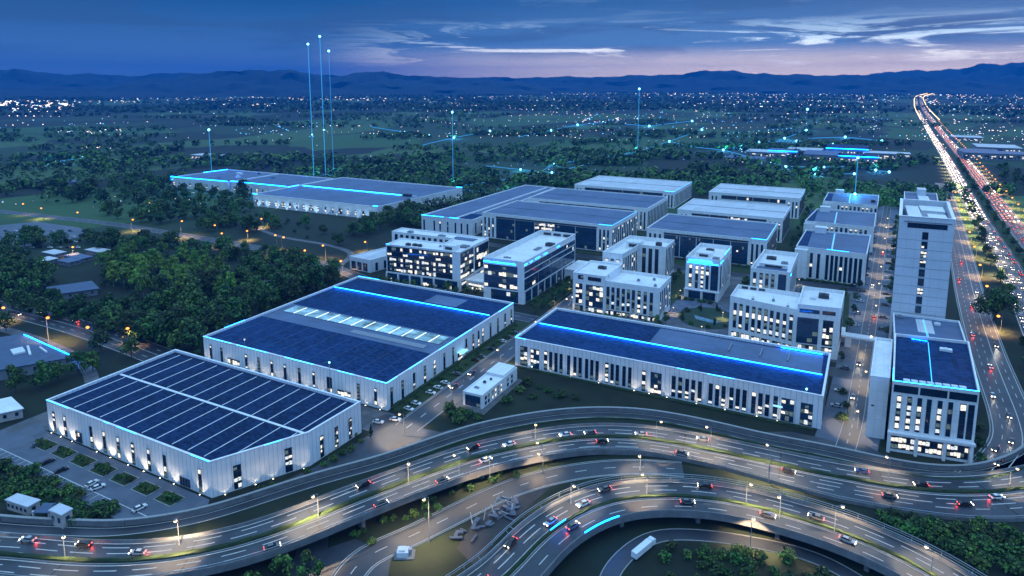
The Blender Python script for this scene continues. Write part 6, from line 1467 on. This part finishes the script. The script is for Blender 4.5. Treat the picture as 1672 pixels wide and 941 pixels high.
def town_light(px, py, m, s_=1.0, wide=1.0):
    if py < 137: return
    x, y = G(px, py); d = math.hypot(x, y); k = d / 1094 * s_
    h = min(14, k * 1.3); bl.obox(x, y, 0, k * 2.2 * wide, k * 1.5, max(3, h * .8), YAW, 3); bl.obox(x - .8 * k * -math.sin(YAW), y - .8 * k * math.cos(YAW), 1 + h * .3, k * 1.6 * wide, .3, h * .5, YAW, m)
def cluster(x0, x1, y0, y1, n, ms=(0, 0, 1), s_=.55, wide=1.0):
    for i in range(n): town_light(rl.uniform(x0, x1), rl.triangular(y0, y1), rl.choice(ms), s_ * rl.uniform(.5, 1.3), wide * rl.choice((1, 1, 1.6, 2.6)))
cluster(0, 120, 164, 182, 150, s_=.8, wide=1.6); cluster(0, 230, 160, 170, 80, s_=.6); cluster(120, 200, 146, 158, 40, s_=.5); cluster(230, 560, 157, 165, 90, s_=.5); cluster(355, 450, 169, 174, 46, s_=.6, wide=1.6); cluster(470, 640, 158, 166, 40)
cluster(600, 860, 146, 166, 100, s_=.5); cluster(740, 800, 145, 154, 20, s_=.6); cluster(850, 1130, 140, 160, 130, s_=.5); cluster(1100, 1460, 138, 178, 230, s_=.5); cluster(1130, 1260, 165, 176, 34, (0, 1, 1), .8); cluster(1500, 1672, 138, 182, 150, s_=.55); cluster(1590, 1672, 174, 180, 26, s_=.7); cluster(950, 1010, 186, 205, 30, (0, 1, 2), .6); cluster(1000, 1480, 180, 215, 90, (1, 2, 2, 0), .5)
cluster(0, 1000, 180, 240, 130, (1, 1, 0, 2), .42); cluster(140, 200, 212, 220, 14, s_=.7); cluster(130, 190, 238, 245, 12, s_=.5); cluster(380, 520, 205, 225, 20, (1, 2), .5); cluster(1480, 1672, 190, 255, 60, (0, 0, 1), .5); cluster(1180, 1480, 225, 275, 70, (2, 2, 1, 0), .42); cluster(0, 420, 300, 345, 40, (1, 1, 0), .35); cluster(600, 1150, 235, 285, 50, (2, 1), .36)
cluster(250, 1000, 150, 200, 170, (0, 0, 1, 2), .42); cluster(900, 1480, 150, 215, 200, (0, 0, 1, 2), .42); cluster(1510, 1672, 150, 235, 90, (0, 0, 1), .5); cluster(880, 1010, 148, 154, 24, s_=.5); cluster(1290, 1300, 128, 131, 1)
def street_row(px, py, n, a, gap, m, s_):
    x, y = G(px, py); d = math.hypot(x, y); k = d / 1094 * s_
    for i in range(n):
        if rl.random() < .2: continue
        t = (i - n / 2) * gap * d / 3000; qx, qy = x + math.cos(a) * t, y + math.sin(a) * t
        bl.obox(qx, qy, 0, .5, .5, 6, 0, 3); bl.sphere((qx, qy, 6.5), k * .42 * rl.uniform(.5, 1.4), m, 6, 4)
for i in range(70):
    px = rl.uniform(0, 1672) if i % 3 else rl.uniform(900, 1450); py = 139 + 95 * rl.random() ** 1.8
    street_row(px, py, rl.randint(6, 22), YAW + R(rl.choice((-62, 27, 5, -20))) + rl.uniform(-.2, .2), rl.uniform(26, 48), rl.choice((0, 0, 0, 1, 2)) if py > 165 else rl.choice((0, 0, 1)), .9)
tag(bl.build('town', [M['town_warm'], M['town_cool'], M['town_blue'], M['far_wall']]), 'scattered lit houses and lights of the distant plain', 'town', kind='stuff')
b = MB()
for i in range(len(HF) - 1):
    x, y, z, nx, ny = HF[i]
    if y < 2600: continue
    s_ = 1 + min(2.0, (y - 2600) / 2500)
    for o in (5, -48): b.tube((x + nx * o, y + ny * o, 0), (x + nx * o, y + ny * o, 11), .2, n=4, m=0); b.sphere((x + nx * o, y + ny * o, 11.4), 1.0 * s_, 1, 6, 4)
tag(b.build('distant_lamps', [M['pole'], M['lamp_white']]), 'far off lamps merging along the highway', 'lamps', kind='stuff')
